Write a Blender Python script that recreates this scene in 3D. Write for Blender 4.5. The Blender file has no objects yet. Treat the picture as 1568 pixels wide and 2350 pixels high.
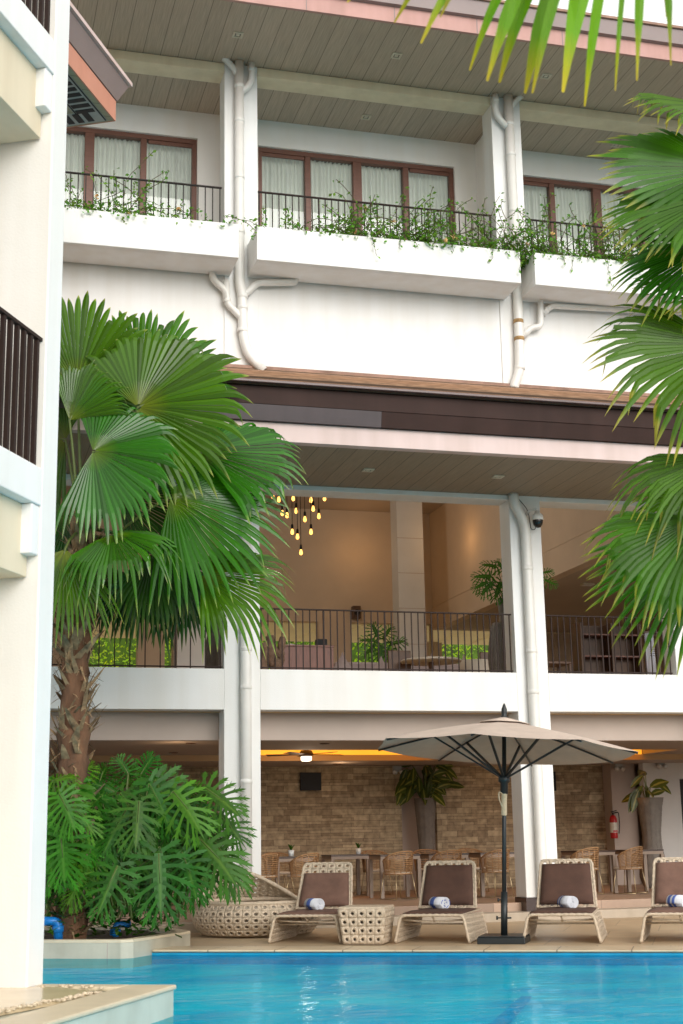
import bpy, math, random
from mathutils import Vector, Matrix
random.seed(7)
sc = bpy.context.scene
COL = sc.collection
R = math.radians
# ------------------------------------------------------------------ camera model
YAW, PIT, ROLL, ZC = 15.447, 12.975, -1.049, 1.3
FPX, CX, CY = 3264.0, 784.0, 1175.0


def cam_axes():
    y, p, r = R(YAW), R(PIT), R(ROLL)
    f = Vector((math.sin(y)*math.cos(p), math.cos(y)*math.cos(p), math.sin(p)))
    rt = Vector((math.cos(y), -math.sin(y), 0)); up = rt.cross(f)
    return math.cos(r)*rt + math.sin(r)*up, -math.sin(r)*rt + math.cos(r)*up, f


RT, UP, FW = cam_axes()


def ray(px, py):
    return RT*((px-CX)/FPX) - UP*((py-CY)/FPX) + FW


def at(px, py, Y):                       # point of the place seen there, on the vertical plane at depth Y
    d = ray(px, py); t = Y/d.y
    return Vector((d.x*t, Y, ZC+d.z*t))


def atz(px, py, Z):
    d = ray(px, py); t = (Z-ZC)/d.z
    return Vector((d.x*t, d.y*t, Z))


AW = R(29.02)                            # the pool and the near wing are turned 29 degrees
U = Vector((math.sin(AW), math.cos(AW), 0)); N = Vector((math.cos(AW), -math.sin(AW), 0))


def L(s, t, z):
    return U*s + N*t + Vector((0, 0, z))


# ------------------------------------------------------------------ mesh builder
class MB:
    def __init__(s):
        s.v = []; s.f = []; s.m = []; s.sm = []; s.c = []; s.cur = (0, 0, 0)

    def vert(s, p, c=None):
        s.v.append(Vector(p)); s.c.append(c or s.cur); return len(s.v)-1

    def face(s, idx, m=0, sm=False):
        s.f.append(tuple(idx)); s.m.append(m); s.sm.append(sm)

    def poly(s, pts, m=0, sm=False):
        s.face([s.vert(p) for p in pts], m, sm)

    def hexa(s, p, m=0):                 # 8 points: bottom ring 0-3, top ring 4-7
        i = [s.vert(q) for q in p]
        for a in ((3, 2, 1, 0), (4, 5, 6, 7), (0, 1, 5, 4), (1, 2, 6, 5), (2, 3, 7, 6), (3, 0, 4, 7)):
            s.face([i[k] for k in a], m)
        return s

    def box(s, x0, x1, y0, y1, z0, z1, m=0):
        return s.hexa([(x0, y0, z0), (x1, y0, z0), (x1, y1, z0), (x0, y1, z0), (x0, y0, z1), (x1, y0, z1), (x1, y1, z1), (x0, y1, z1)], m)

    def lbox(s, s0, s1, t0, t1, z0, z1, m=0):    # box in the pool frame
        q = [(s0, t0), (s0, t1), (s1, t1), (s1, t0)]
        return s.hexa([L(a, b, z0) for a, b in q]+[L(a, b, z1) for a, b in q], m)

    def prism(s, poly, z0, z1, m=0):
        n = len(poly)
        a = [s.vert((p[0], p[1], z0)) for p in poly]; b = [s.vert((p[0], p[1], z1)) for p in poly]
        s.face(a[::-1], m); s.face(b, m)
        for i in range(n):
            j = (i+1) % n; s.face((a[i], a[j], b[j], b[i]), m)
        return s

    def xprism(s, yz, x0, x1, m=0):      # profile in YZ swept along X
        n = len(yz)
        a = [s.vert((x0, p[0], p[1])) for p in yz]; b = [s.vert((x1, p[0], p[1])) for p in yz]
        s.face(a, m); s.face(b[::-1], m)
        for i in range(n):
            j = (i+1) % n; s.face((a[j], a[i], b[i], b[j]), m)
        return s

    def tube(s, pts, r, n=8, m=0, cap=True, sm=True):
        pts = [Vector(p) for p in pts]; k = len(pts)
        rr = r if isinstance(r, (list, tuple)) else [r]*k
        rings = []; prev = None
        for i in range(k):
            d = (pts[min(i+1, k-1)]-pts[max(i-1, 0)])
            if d.length < 1e-9: d = Vector((0, 0, 1))
            d.normalize()
            if prev is None:
                a = d.orthogonal().normalized()
            else:
                a = prev - d*prev.dot(d)
                a = a.normalized() if a.length > 1e-6 else d.orthogonal().normalized()
            prev = a; b = d.cross(a)
            rings.append([s.vert(pts[i]+(a*math.cos(2*math.pi*j/n)+b*math.sin(2*math.pi*j/n))*rr[i]) for j in range(n)])
        for i in range(k-1):
            for j in range(n):
                l = (j+1) % n
                s.face((rings[i][j], rings[i][l], rings[i+1][l], rings[i+1][j]), m, sm)
        if cap:
            s.face(rings[0][::-1], m); s.face(rings[-1], m)
        return s

    def lathe(s, prof, c=(0, 0, 0), n=24, m=0, axis=None, sm=True):
        c = Vector(c); ax = Vector(axis).normalized() if axis else Vector((0, 0, 1))
        a = ax.orthogonal().normalized() if axis else Vector((1, 0, 0)); b = ax.cross(a)
        rings = []
        for r, z in prof:
            if r < 1e-6: rings.append([s.vert(c+ax*z)])
            else: rings.append([s.vert(c+ax*z+(a*math.cos(2*math.pi*j/n)+b*math.sin(2*math.pi*j/n))*r) for j in range(n)])
        for A, B in zip(rings, rings[1:]):
            for j in range(n):
                l = (j+1) % n
                if len(A) == 1 and len(B) == 1: continue
                if len(A) == 1: s.face((A[0], B[l], B[j]), m, sm)
                elif len(B) == 1: s.face((A[j], A[l], B[0]), m, sm)
                else: s.face((A[j], A[l], B[l], B[j]), m, sm)
        return s

    def bar(s, p, q, w, h=None, up=(0, 0, 1), m=0):      # rectangular bar
        p = Vector(p); q = Vector(q); h = h or w; d = (q-p).normalized(); up = Vector(up)
        if abs(d.dot(up)) > .98: up = Vector((1, 0, 0))
        a = d.cross(up).normalized()*w/2; b = a.cross(d).normalized()*h/2
        return s.hexa([p-a-b, p+a-b, p+a+b, p-a+b, q-a-b, q+a-b, q+a+b, q-a+b], m)

    def holes(s, fn, nu, nv, ratio=.5, m=0, stag=False):   # woven sheet with a round hole in every cell
        for i in range(nu):
            for j in range(nv):
                off = 0
                P = []
                for a, b in ((0, 0), (.5, 0), (1, 0), (1, .5), (1, 1), (.5, 1), (0, 1), (0, .5)):
                    P.append(s.vert(fn((i+a)/nu, (j+b)/nv)))
                Q = []
                for k in range(8):
                    an = -math.pi*3/4+k*math.pi/4
                    Q.append(s.vert(fn((i+.5+math.cos(an)*ratio*.5)/nu, (j+.5+math.sin(an)*ratio*.5)/nv)))
                for k in range(8):
                    l = (k+1) % 8; s.face((P[k], P[l], Q[l], Q[k]), m, True)
        return s


WM = {}


def link(name, mesh_or_none):
    o = bpy.data.objects.new(name, mesh_or_none); COL.objects.link(o); return o


def obj(name, mb, mats, parent=None, local=False, loc=None, bevel=0, solid=0, weld=0, label=None, sub=0):
    W = WM.get(parent.name, Matrix()) if parent else Matrix.Translation(Vector(loc)) if loc is not None else Matrix()
    inv = Matrix() if local else W.inverted()
    me = bpy.data.meshes.new(name)
    me.from_pydata([inv @ v for v in mb.v], [], mb.f)
    if not isinstance(mats, (list, tuple)): mats = [mats]
    for m in mats: me.materials.append(m)
    me.polygons.foreach_set('material_index', mb.m); me.polygons.foreach_set('use_smooth', mb.sm)
    if any(c != (0, 0, 0) for c in mb.c):
        ca = me.attributes.new('Col', 'FLOAT_COLOR', 'POINT')
        ca.data.foreach_set('color', [x for c in mb.c for x in (c[0], c[1], c[2], 1)])
    me.update()
    o = link(name, me)
    if parent:
        o.parent = parent
    elif loc is not None: o.location = loc
    WM[o.name] = W
    if weld: w = o.modifiers.new('weld', 'WELD'); w.merge_threshold = weld
    if solid: w = o.modifiers.new('thick', 'SOLIDIFY'); w.thickness = solid; w.offset = 0
    if sub: w = o.modifiers.new('sub', 'SUBSURF'); w.levels = sub; w.render_levels = sub
    if bevel:
        w = o.modifiers.new('bev', 'BEVEL'); w.width = bevel; w.segments = 2; w.limit_method = 'ANGLE'; w.angle_limit = R(40)
    if label: o['label'] = label
    return o


def tag(o, label, cat, group=None):
    o['label'] = label; o['category'] = cat
    if group: o['group'] = group
    return o


def thing(name, label, cat, loc=(0, 0, 0), rotz=0, group=None):
    o = link(name, None); o.location = loc; o.rotation_euler = (0, 0, rotz); o.empty_display_size = .2
    WM[o.name] = Matrix.Translation(Vector(loc)) @ Matrix.Rotation(rotz, 4, 'Z')
    return tag(o, label, cat, group)


def struct(name, mb, mat, **k):
    o = obj(name, mb, mat, **k); o['kind'] = 'structure'; return o


def dup(root, loc, rotz=None, label=None, scale=None):
    c = root.copy(); COL.objects.link(c); c.location = loc
    if rotz is not None: c.rotation_euler = (0, 0, rotz)
    if scale: c.scale = (scale, scale, scale)
    if label: c['label'] = label
    for ch in list(root.children):
        d = ch.copy(); COL.objects.link(d); d.parent = c
        for g in ch.children:
            e = g.copy(); COL.objects.link(e); e.parent = d
    return c


# ------------------------------------------------------------------ materials
def nodes(name):
    m = bpy.data.materials.new(name); m.use_nodes = True
    nt = m.node_tree; b = nt.nodes['Principled BSDF']
    return m, nt, b


def mat(name, col, rough=.6, var=.08, scale=3.0, bump=0, bscale=40, metal=0, emit=None, estr=0, coat=0, spec=None, stretch=None, stain=0):
    m, nt, b = nodes(name); n = nt.nodes; l = nt.links
    tc = n.new('ShaderNodeTexCoord'); src = tc.outputs['Object']
    if stretch:
        mp = n.new('ShaderNodeMapping'); mp.inputs['Scale'].default_value = stretch; l.new(src, mp.inputs['Vector']); src = mp.outputs['Vector']
    nz = n.new('ShaderNodeTexNoise'); nz.inputs['Scale'].default_value = scale; nz.inputs['Detail'].default_value = 6; nz.inputs['Roughness'].default_value = .6
    l.new(src, nz.inputs['Vector'])
    cr = n.new('ShaderNodeValToRGB'); e = cr.color_ramp.elements
    e[0].position = .3; e[1].position = .7
    e[0].color = [max(0, c*(1-var)) for c in col]+[1]; e[1].color = [min(1, c*(1+var)) for c in col]+[1]
    l.new(nz.outputs['Fac'], cr.inputs['Fac']); out = cr.outputs['Color']
    if stain:
        mp = n.new('ShaderNodeMapping'); mp.inputs['Scale'].default_value = (2.2, 2.2, .12); l.new(tc.outputs['Object'], mp.inputs['Vector'])
        z2 = n.new('ShaderNodeTexNoise'); z2.inputs['Scale'].default_value = 1.6; z2.inputs['Detail'].default_value = 8; l.new(mp.outputs['Vector'], z2.inputs['Vector'])
        c2 = n.new('ShaderNodeValToRGB'); c2.color_ramp.elements[0].position = .35; c2.color_ramp.elements[1].position = .62
        v = 1-stain; c2.color_ramp.elements[0].color = (v, v*.985, v*.96, 1); c2.color_ramp.elements[1].color = (1, 1, 1, 1)
        l.new(z2.outputs['Fac'], c2.inputs['Fac'])
        mx = n.new('ShaderNodeMixRGB'); mx.blend_type = 'MULTIPLY'; mx.inputs['Fac'].default_value = 1
        l.new(out, mx.inputs['Color1']); l.new(c2.outputs['Color'], mx.inputs['Color2']); out = mx.outputs['Color']
    l.new(out, b.inputs['Base Color'])
    b.inputs['Roughness'].default_value = rough; b.inputs['Metallic'].default_value = metal
    if spec is not None: b.inputs['Specular IOR Level'].default_value = spec
    if coat: b.inputs['Coat Weight'].default_value = coat
    if bump:
        z = n.new('ShaderNodeTexNoise'); z.inputs['Scale'].default_value = bscale; z.inputs['Detail'].default_value = 4
        l.new(src, z.inputs['Vector'])
        bp = n.new('ShaderNodeBump'); bp.inputs['Strength'].default_value = bump; bp.inputs['Distance'].default_value = .02
        l.new(z.outputs['Fac'], bp.inputs['Height']); l.new(bp.outputs['Normal'], b.inputs['Normal'])
    if emit:
        b.inputs['Emission Color'].default_value = (*emit, 1); b.inputs['Emission Strength'].default_value = estr
    return m


def plank(name, col, width=.3, axis='X', dark=.35, grain=.18, rough=.6):
    m, nt, b = nodes(name); n = nt.nodes; l = nt.links
    g = n.new('ShaderNodeNewGeometry'); sx = n.new('ShaderNodeSeparateXYZ'); l.new(g.outputs['Position'], sx.inputs['Vector'])
    d = n.new('ShaderNodeMath'); d.operation = 'DIVIDE'; d.inputs[1].default_value = width; l.new(sx.outputs[axis], d.inputs[0])
    fr = n.new('ShaderNodeMath'); fr.operation = 'FRACT'; l.new(d.outputs[0], fr.inputs[0])
    fl = n.new('ShaderNodeMath'); fl.operation = 'FLOOR'; l.new(d.outputs[0], fl.inputs[0])
    wn = n.new('ShaderNodeTexWhiteNoise'); wn.noise_dimensions = '1D'; l.new(fl.outputs[0], wn.inputs['W'])
    cmp_ = n.new('ShaderNodeMath'); cmp_.operation = 'LESS_THAN'; cmp_.inputs[1].default_value = .035; cmp_.inputs[1].default_value = .035 if axis != 'Z' else .3; l.new(fr.outputs[0], cmp_.inputs[0])
    mp = n.new('ShaderNodeMapping'); mp.inputs['Scale'].default_value = (60, 2, 2) if axis == 'X' else (2, 60, 2) if axis == 'Y' else (5, 5, 60); l.new(g.outputs['Position'], mp.inputs['Vector'])
    nz = n.new('ShaderNodeTexNoise'); nz.inputs['Scale'].default_value = 1; nz.inputs['Detail'].default_value = 5; l.new(mp.outputs['Vector'], nz.inputs['Vector'])
    cr = n.new('ShaderNodeValToRGB'); e = cr.color_ramp.elements
    e[0].position = .25; e[1].position = .75
    e[0].color = [c*(1-grain) for c in col]+[1]; e[1].color = [c*(1+grain) for c in col]+[1]; l.new(nz.outputs['Fac'], cr.inputs['Fac'])
    hv = n.new('ShaderNodeHueSaturation'); l.new(cr.outputs['Color'], hv.inputs['Color'])
    mr = n.new('ShaderNodeMapRange'); mr.inputs['To Min'].default_value = .95; mr.inputs['To Max'].default_value = 1.05; l.new(wn.outputs['Value'], mr.inputs['Value']); l.new(mr.outputs[0], hv.inputs['Value'])
    mx = n.new('ShaderNodeMixRGB'); l.new(cmp_.outputs[0], mx.inputs['Fac']); l.new(hv.outputs['Color'], mx.inputs['Color1'])
    mx.inputs['Color2'].default_value = [c*dark for c in col]+[1]
    l.new(mx.outputs['Color'], b.inputs['Base Color']); b.inputs['Roughness'].default_value = rough
    return m


def leafmat(name, base, mid, tip, trans=.3, rough=.4, tippos=.86, spec=.35):
    m, nt, b = nodes(name); n = nt.nodes; l = nt.links
    at_ = n.new('ShaderNodeAttribute'); at_.attribute_name = 'Col'
    sp = n.new('ShaderNodeSeparateColor'); l.new(at_.outputs['Color'], sp.inputs['Color'])
    cr = n.new('ShaderNodeValToRGB'); e = cr.color_ramp.elements
    e[0].position = 0; e[0].color = (*base, 1); e[1].position = 1; e[1].color = (*tip, 1)
    k = e.new(.3); k.color = (*mid, 1); k = e.new(tippos); k.color = (*[c*1.25 for c in mid], 1)
    l.new(sp.outputs['Red'], cr.inputs['Fac'])
    hv = n.new('ShaderNodeHueSaturation'); l.new(cr.outputs['Color'], hv.inputs['Color'])
    mr = n.new('ShaderNodeMapRange'); mr.inputs['To Min'].default_value = .7; mr.inputs['To Max'].default_value = 1.3; l.new(sp.outputs['Green'], mr.inputs['Value'])
    l.new(mr.outputs[0], hv.inputs['Value'])
    mh = n.new('ShaderNodeMapRange'); mh.inputs['To Min'].default_value = .475; mh.inputs['To Max'].default_value = .52; l.new(sp.outputs['Blue'], mh.inputs['Value'])
    l.new(mh.outputs[0], hv.inputs['Hue'])
    l.new(hv.outputs['Color'], b.inputs['Base Color']); b.inputs['Roughness'].default_value = rough
    b.inputs['Specular IOR Level'].default_value = spec
    tr = n.new('ShaderNodeBsdfTranslucent')
    h2 = n.new('ShaderNodeHueSaturation'); h2.inputs['Value'].default_value = 1.9; h2.inputs['Saturation'].default_value = 1.05; l.new(hv.outputs['Color'], h2.inputs['Color']); l.new(h2.outputs['Color'], tr.inputs['Color'])
    mx = n.new('ShaderNodeMixShader'); mx.inputs['Fac'].default_value = trans
    l.new(b.outputs[0], mx.inputs[1]); l.new(tr.outputs[0], mx.inputs[2])
    l.new(mx.outputs[0], n['Material Output'].inputs['Surface'])
    return m


M = {}
M['white'] = mat('white_wall_paint', (.80, .80, .79), .75, .025, 1.2, .12, 60, stain=.05)
M['white2'] = mat('recess_lift_white', (.92, .91, .89), .75, .02, 1.2, stain=.02)  # whiter than the outer walls to lighten the shaded balcony recess
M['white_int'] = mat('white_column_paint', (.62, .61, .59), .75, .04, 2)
M['beamcream'] = mat('cream_beam_paint', (.78, .67, .48), .7, .05, 2, stain=.1)
M['cream'] = mat('cream_wing_paint', (.82, .795, .75), .75, .03, 1.5, .1, 50, stain=.06)
M['tan'] = mat('tan_wing_beam', (.70, .60, .44), .75, .04, 1.5, stain=.08)
M['pipe'] = mat('white_pvc_pipe', (.76, .75, .72), .4, .05, 4, stain=.06)
M['rust'] = mat('rusty_pipe_band', (.36, .22, .09), .8, .35, 12)
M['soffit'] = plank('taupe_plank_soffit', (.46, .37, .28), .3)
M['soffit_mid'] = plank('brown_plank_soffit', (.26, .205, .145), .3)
M['soffit_wing'] = plank('olive_plank_soffit', (.34, .30, .20), .32, 'Y')
M['pink'] = mat('salmon_fascia', (.50, .28, .245), .6, .07, 2, stain=.12)
M['pinkpale'] = mat('pale_pink_fascia', (.62, .48, .45), .6, .04, 1.5, stain=.1)
M['salmon'] = mat('terracotta_fascia', (.56, .25, .17), .6, .06, 2, stain=.08)
M['mauve'] = mat('mauve_gutter_metal', (.25, .19, .18), .5, .06, 2)
M['darkbrown'] = mat('dark_brown_fascia', (.040, .02, .016), .6, .15, 2, stain=.2, spec=.15)
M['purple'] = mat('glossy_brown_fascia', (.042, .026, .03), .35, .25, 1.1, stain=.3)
M['gutter'] = mat('gutter_lip', (.09, .05, .045), .35, .2, 2)
M['shingle'] = plank('brown_roof_shingle', (.27, .155, .09), .1135, 'Z', .25, .5, .9)
M['flash'] = mat('roof_flashing', (.33, .2, .15), .8, .25, 3, stain=.25)
M['timber'] = mat('brown_window_frame', (.16, .062, .038), .45, .15, 6, stretch=(1, 1, 4))
M['iron'] = mat('dark_iron', (.022, .016, .014), .6, .15, 8, spec=.2)
M['ironbrown'] = mat('brown_iron', (.026, .014, .011), .6, .15, 8, spec=.2)
M['taupe'] = mat('taupe_plaster', (.44, .36, .31), .8, .04, 1.5)
M['brownwall'] = mat('brown_interior_wall', (.60, .49, .38), .8, .06, 1.2, .1, 80)
M['ceil'] = mat('interior_ceiling', (.44, .37, .31), .8, .05, 1)
M['ceilgrey'] = mat('dining_ceiling', (.40, .34, .29), .8, .05, 1)
M['ceilcream'] = mat('cream_terrace_ceiling', (.70, .62, .40), .8, .05, 1.5, emit=(.8, .66, .36), estr=.10)  # faint glow put into the ceiling itself to brighten it, no lamp there
M['orangeglow'] = mat('cove_glow', (.9, .5, .1), .6, .2, 1.2, emit=(1, .42, .03), estr=.95)
M['tanbeam'] = mat('cove_beam', (.55, .38, .22), .8, .05, 1)
M['rattan'] = mat('cane_rattan', (.34, .19, .085), .5, .3, 25)
M['chairmetal'] = mat('champagne_metal_leg', (.5, .38, .22), .35, .1, 8, metal=.7)
M['seatpad'] = mat('cream_seat_pad', (.5, .44, .36), .8, .06, 10)
M['tabletop'] = mat('dark_table_top', (.06, .035, .025), .3, .3, 5, stretch=(1, 8, 1))
M['tableleg'] = mat('grey_brown_table_leg', (.27, .2, .15), .5, .12, 6)
M['weave'] = mat('cream_woven_resin', (.56, .45, .33), .55, .16, 22, .5, 70)
M['brownfab'] = mat('brown_cushion_fabric', (.085, .040, .026), .85, .18, 5, .3, 120)
M['brownfab2'] = mat('faded_cushion_fabric', (.16, .085, .06), .85, .22, 5, .3, 120)
M['canopy'] = mat('taupe_canopy_fabric', (.60, .49, .41), .8, .07, 5, .15, 90)
M['canopy_in'] = M['canopy']
M['blackmetal'] = mat('black_umbrella_metal', (.012, .016, .018), .4, .2, 8)
M['rope'] = mat('cream_tape', (.6, .5, .34), .8, .15, 20)
M['black'] = mat('black_plastic', (.006, .006, .007), .7, .2, 6)
M['grey'] = mat('grey_plastic', (.35, .34, .32), .5, .08, 6)
M['glassdark'] = mat('black_dome_glass', (.005, .005, .006), .08, .1, 4)
M['red'] = mat('red_extinguisher_paint', (.45, .012, .015), .3, .1, 8)
M['label'] = mat('printed_label', (.65, .63, .55), .5, .05, 20)
M['lgreen'] = mat('green_label', (.12, .3, .06), .5, .1, 20)
M['bluepipe'] = mat('blue_pvc', (.01, .2, .6), .4, .12, 6)
M['soil'] = mat('dark_soil', (.035, .025, .018), .95, .5, 10, .8, 20)
M['pebble'] = mat('pebbles', (.55, .45, .32), .6, .35, 30)
M['bark'] = mat('palm_trunk_bark', (.125, .06, .03), .9, .6, 6, .9, 20, stretch=(1, 1, .35))
M['fiber'] = mat('dry_leaf_base', (.26, .17, .09), .9, .6, 9, .4, 30)
M['stem'] = mat('green_petiole', (.09, .12, .025), .5, .25, 6)
M['woodstem'] = mat('woody_vine_stem', (.09, .07, .03), .8, .3, 12)
M['flower'] = mat('pale_peach_flower', (.72, .50, .22), .6, .35, 12)
M['redwood'] = mat('reddish_wood_desk', (.17, .055, .03), .45, .25, 4, stretch=(6, 6, 1))
M['sofa'] = mat('mauve_sofa_fabric', (.36, .29, .28), .9, .06, 8)
M['armchair'] = mat('pale_grey_fabric', (.42, .42, .47), .9, .06, 8)
M['stonevase'] = mat('grey_vase', (.17, .15, .13), .8, .15, 10)
M['darkwood'] = mat('dark_wood', (.10, .05, .025), .5, .3, 5)
M['paper'] = mat('white_cloth', (.72, .74, .82), .8, .05, 8)
M['ink'] = mat('black_ink', (.02, .02, .03), .8, .1, 8)
M['potwhite'] = mat('white_ceramic', (.65, .65, .63), .3, .05, 8)
M['plinth'] = mat('dark_brown_plinth', (.035, .016, .012), .25, .25, 6)
M['driftwood'] = mat('driftwood', (.16, .1, .065), .85, .5, 6, .9, 18)
M['bulb'] = mat('lit_bulb', (1, .7, .3), .3, .02, 5, emit=(1, .45, .09), estr=3.4)
M['fil'] = mat('bulb_core', (1, .8, .5), .3, .02, 5, emit=(1, .82, .45), estr=40)
M['lampwhite'] = mat('lit_lamp_glass', (1, .9, .8), .3, .02, 5, emit=(1, .84, .68), estr=2.2)
M['spot'] = mat('lit_spot', (1, .6, .3), .3, .02, 5, emit=(1, .55, .22), estr=6)
M['lightframe'] = mat('light_fitting_cream', (.60, .54, .42), .5, .05, 8)
M['lens'] = mat('lamp_lens', (.25, .22, .18), .2, .2, 30)
M['door'] = mat('black_doorway', (.004, .003, .003), .6, .2, 3)
M['earth'] = mat('earth_ground', (.12, .10, .06), .95, .3, .6)
M['grout'] = mat('joint_dark', (.1, .08, .06), .9, .2, 10)

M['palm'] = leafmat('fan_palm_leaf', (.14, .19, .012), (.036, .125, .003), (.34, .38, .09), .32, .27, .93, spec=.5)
M['palmdark'] = leafmat('shade_toned_palm_leaf', (.07, .09, .008), (.014, .058, .003), (.10, .12, .02), .15, .38)  # lower and back fronds carry their shade in a darker leaf colour
M['palmy'] = leafmat('sun_toned_palm_leaf', (.09, .14, .008), (.034, .112, .003), (.36, .32, .04), .28, .36, .86, spec=.25)  # sunlit yellow put into the tip colour of the right palm
M['palmfg'] = leafmat('yellow_green_palm_leaf', (.07, .17, .006), (.095, .21, .006), (.40, .30, .012), .35, .4, .84)
M['philo'] = leafmat('philodendron_leaf', (.14, .27, .03), (.030, .105, .009), (.04, .13, .010), .24, .42, spec=.22)
M['philol'] = leafmat('young_philodendron_leaf', (.14, .28, .035), (.05, .17, .008), (.07, .2, .01), .3, .42, spec=.25)
M['vine'] = leafmat('vine_leaf', (.06, .17, .012), (.08, .2, .016), (.14, .27, .03), .4, .5)
M['hedge'] = leafmat('garden_leaf', (.16, .3, .01), (.30, .46, .015), (.62, .68, .04), .5, .5)
M['dieff'] = leafmat('variegated_leaf', (.45, .45, .10), (.06, .09, .015), (.03, .06, .01), .2, .35)
M['dieff2'] = M['dieff']


def stone_mat():
    m, nt, b = nodes('split_face_stone'); n = nt.nodes; l = nt.links
    g = n.new('ShaderNodeNewGeometry'); mp = n.new('ShaderNodeMapping'); l.new(g.outputs['Position'], mp.inputs['Vector'])
    mp.inputs['Rotation'].default_value = (R(90), 0, 0)
    def bk(w_, h_, o_):
        k = n.new('ShaderNodeTexBrick'); l.new(mp.outputs['Vector'], k.inputs['Vector'])
        k.inputs['Color1'].default_value = (.52, .385, .20, 1); k.inputs['Color2'].default_value = (.30, .205, .10, 1); k.inputs['Mortar'].default_value = (.13, .085, .05, 1)
        k.inputs['Scale'].default_value = 1; k.inputs['Brick Width'].default_value = w_; k.inputs['Row Height'].default_value = h_; k.inputs['Mortar Size'].default_value = .003; k.offset = o_; return k
    b1 = bk(.34, .12, .37); b2 = bk(.45, .06, .43)
    sp = n.new('ShaderNodeSeparateXYZ'); l.new(g.outputs['Position'], sp.inputs['Vector'])
    q = []
    for ax_, st_ in (('Z', .12), ('X', .68)):
        d_ = n.new('ShaderNodeMath'); d_.operation = 'DIVIDE'; d_.inputs[1].default_value = st_; l.new(sp.outputs[ax_], d_.inputs[0])
        f_ = n.new('ShaderNodeMath'); f_.operation = 'FLOOR'; l.new(d_.outputs[0], f_.inputs[0]); q.append(f_)
    cb = n.new('ShaderNodeCombineXYZ'); l.new(q[0].outputs[0], cb.inputs[0]); l.new(q[1].outputs[0], cb.inputs[1])
    wn = n.new('ShaderNodeTexWhiteNoise'); wn.noise_dimensions = '2D'; l.new(cb.outputs[0], wn.inputs['Vector'])
    gt = n.new('ShaderNodeMath'); gt.operation = 'GREATER_THAN'; gt.inputs[1].default_value = .55; l.new(wn.outputs['Value'], gt.inputs[0])
    br = n.new('ShaderNodeMixRGB'); l.new(gt.outputs[0], br.inputs['Fac']); l.new(b1.outputs['Color'], br.inputs['Color1']); l.new(b2.outputs['Color'], br.inputs['Color2'])
    nz = n.new('ShaderNodeTexNoise'); nz.inputs['Scale'].default_value = 9; nz.inputs['Detail'].default_value = 8; l.new(g.outputs['Position'], nz.inputs['Vector'])
    mx = n.new('ShaderNodeMixRGB'); mx.blend_type = 'OVERLAY'; mx.inputs['Fac'].default_value = .75; l.new(br.outputs['Color'], mx.inputs['Color1']); l.new(nz.outputs['Fac'], mx.inputs['Color2'])
    hs = n.new('ShaderNodeHueSaturation'); hs.inputs['Saturation'].default_value = .8; hs.inputs['Value'].default_value = .95; l.new(mx.outputs['Color'], hs.inputs['Color'])
    l.new(hs.outputs['Color'], b.inputs['Base Color']); b.inputs['Roughness'].default_value = .85
    bp = n.new('ShaderNodeBump'); bp.inputs['Strength'].default_value = .8; bp.inputs['Distance'].default_value = .03
    ad = n.new('ShaderNodeMixRGB'); ad.inputs['Fac'].default_value = .4; l.new(br.outputs['Color'], ad.inputs['Color1']); l.new(nz.outputs['Fac'], ad.inputs['Color2'])
    l.new(ad.outputs['Color'], bp.inputs['Height']); l.new(bp.outputs['Normal'], b.inputs['Normal'])
    return m


def tile_mat(name, col, ws, wt, joint=.6, rough=.45, var=.12, off=0.0):     # slabs laid in the pool frame
    m, nt, b = nodes(name); n = nt.nodes; l = nt.links
    g = n.new('ShaderNodeNewGeometry'); mp = n.new('ShaderNodeMapping'); mp.vector_type = 'POINT'
    mp.inputs['Rotation'].default_value = (0, 0, AW); l.new(g.outputs['Position'], mp.inputs['Vector'])
    mp.inputs['Location'].default_value = (0, off, 0)
    br = n.new('ShaderNodeTexBrick'); l.new(mp.outputs['Vector'], br.inputs['Vector']); br.offset = .5
    br.inputs['Scale'].default_value = 1; br.inputs['Brick Width'].default_value = wt; br.inputs['Row Height'].default_value = ws; br.inputs['Mortar Size'].default_value = .008; br.inputs['Mortar Smooth'].default_value = .3
    br.inputs['Color1'].default_value = [c*(1+var*.5) for c in col]+[1]; br.inputs['Color2'].default_value = [c*(1-var*.6) for c in col]+[1]
    br.inputs['Mortar'].default_value = [c*joint for c in col]+[1]
    nz = n.new('ShaderNodeTexNoise'); nz.inputs['Scale'].default_value = 2.5; nz.inputs['Detail'].default_value = 8; nz.inputs['Roughness'].default_value = .65; l.new(g.outputs['Position'], nz.inputs['Vector'])
    mr = n.new('ShaderNodeMapRange'); mr.inputs['From Min'].default_value = .3; mr.inputs['From Max'].default_value = .7; mr.inputs['To Min'].default_value = .84; mr.inputs['To Max'].default_value = 1.1; l.new(nz.outputs['Fac'], mr.inputs['Value'])
    hv = n.new('ShaderNodeHueSaturation'); l.new(br.outputs['Color'], hv.inputs['Color']); l.new(mr.outputs[0], hv.inputs['Value'])
    l.new(hv.outputs['Color'], b.inputs['Base Color'])
    r2 = n.new('ShaderNodeMapRange'); r2.inputs['To Min'].default_value = rough-.15; r2.inputs['To Max'].default_value = rough+.2; l.new(nz.outputs['Fac'], r2.inputs['Value']); l.new(r2.outputs[0], b.inputs['Roughness'])
    return m


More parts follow.
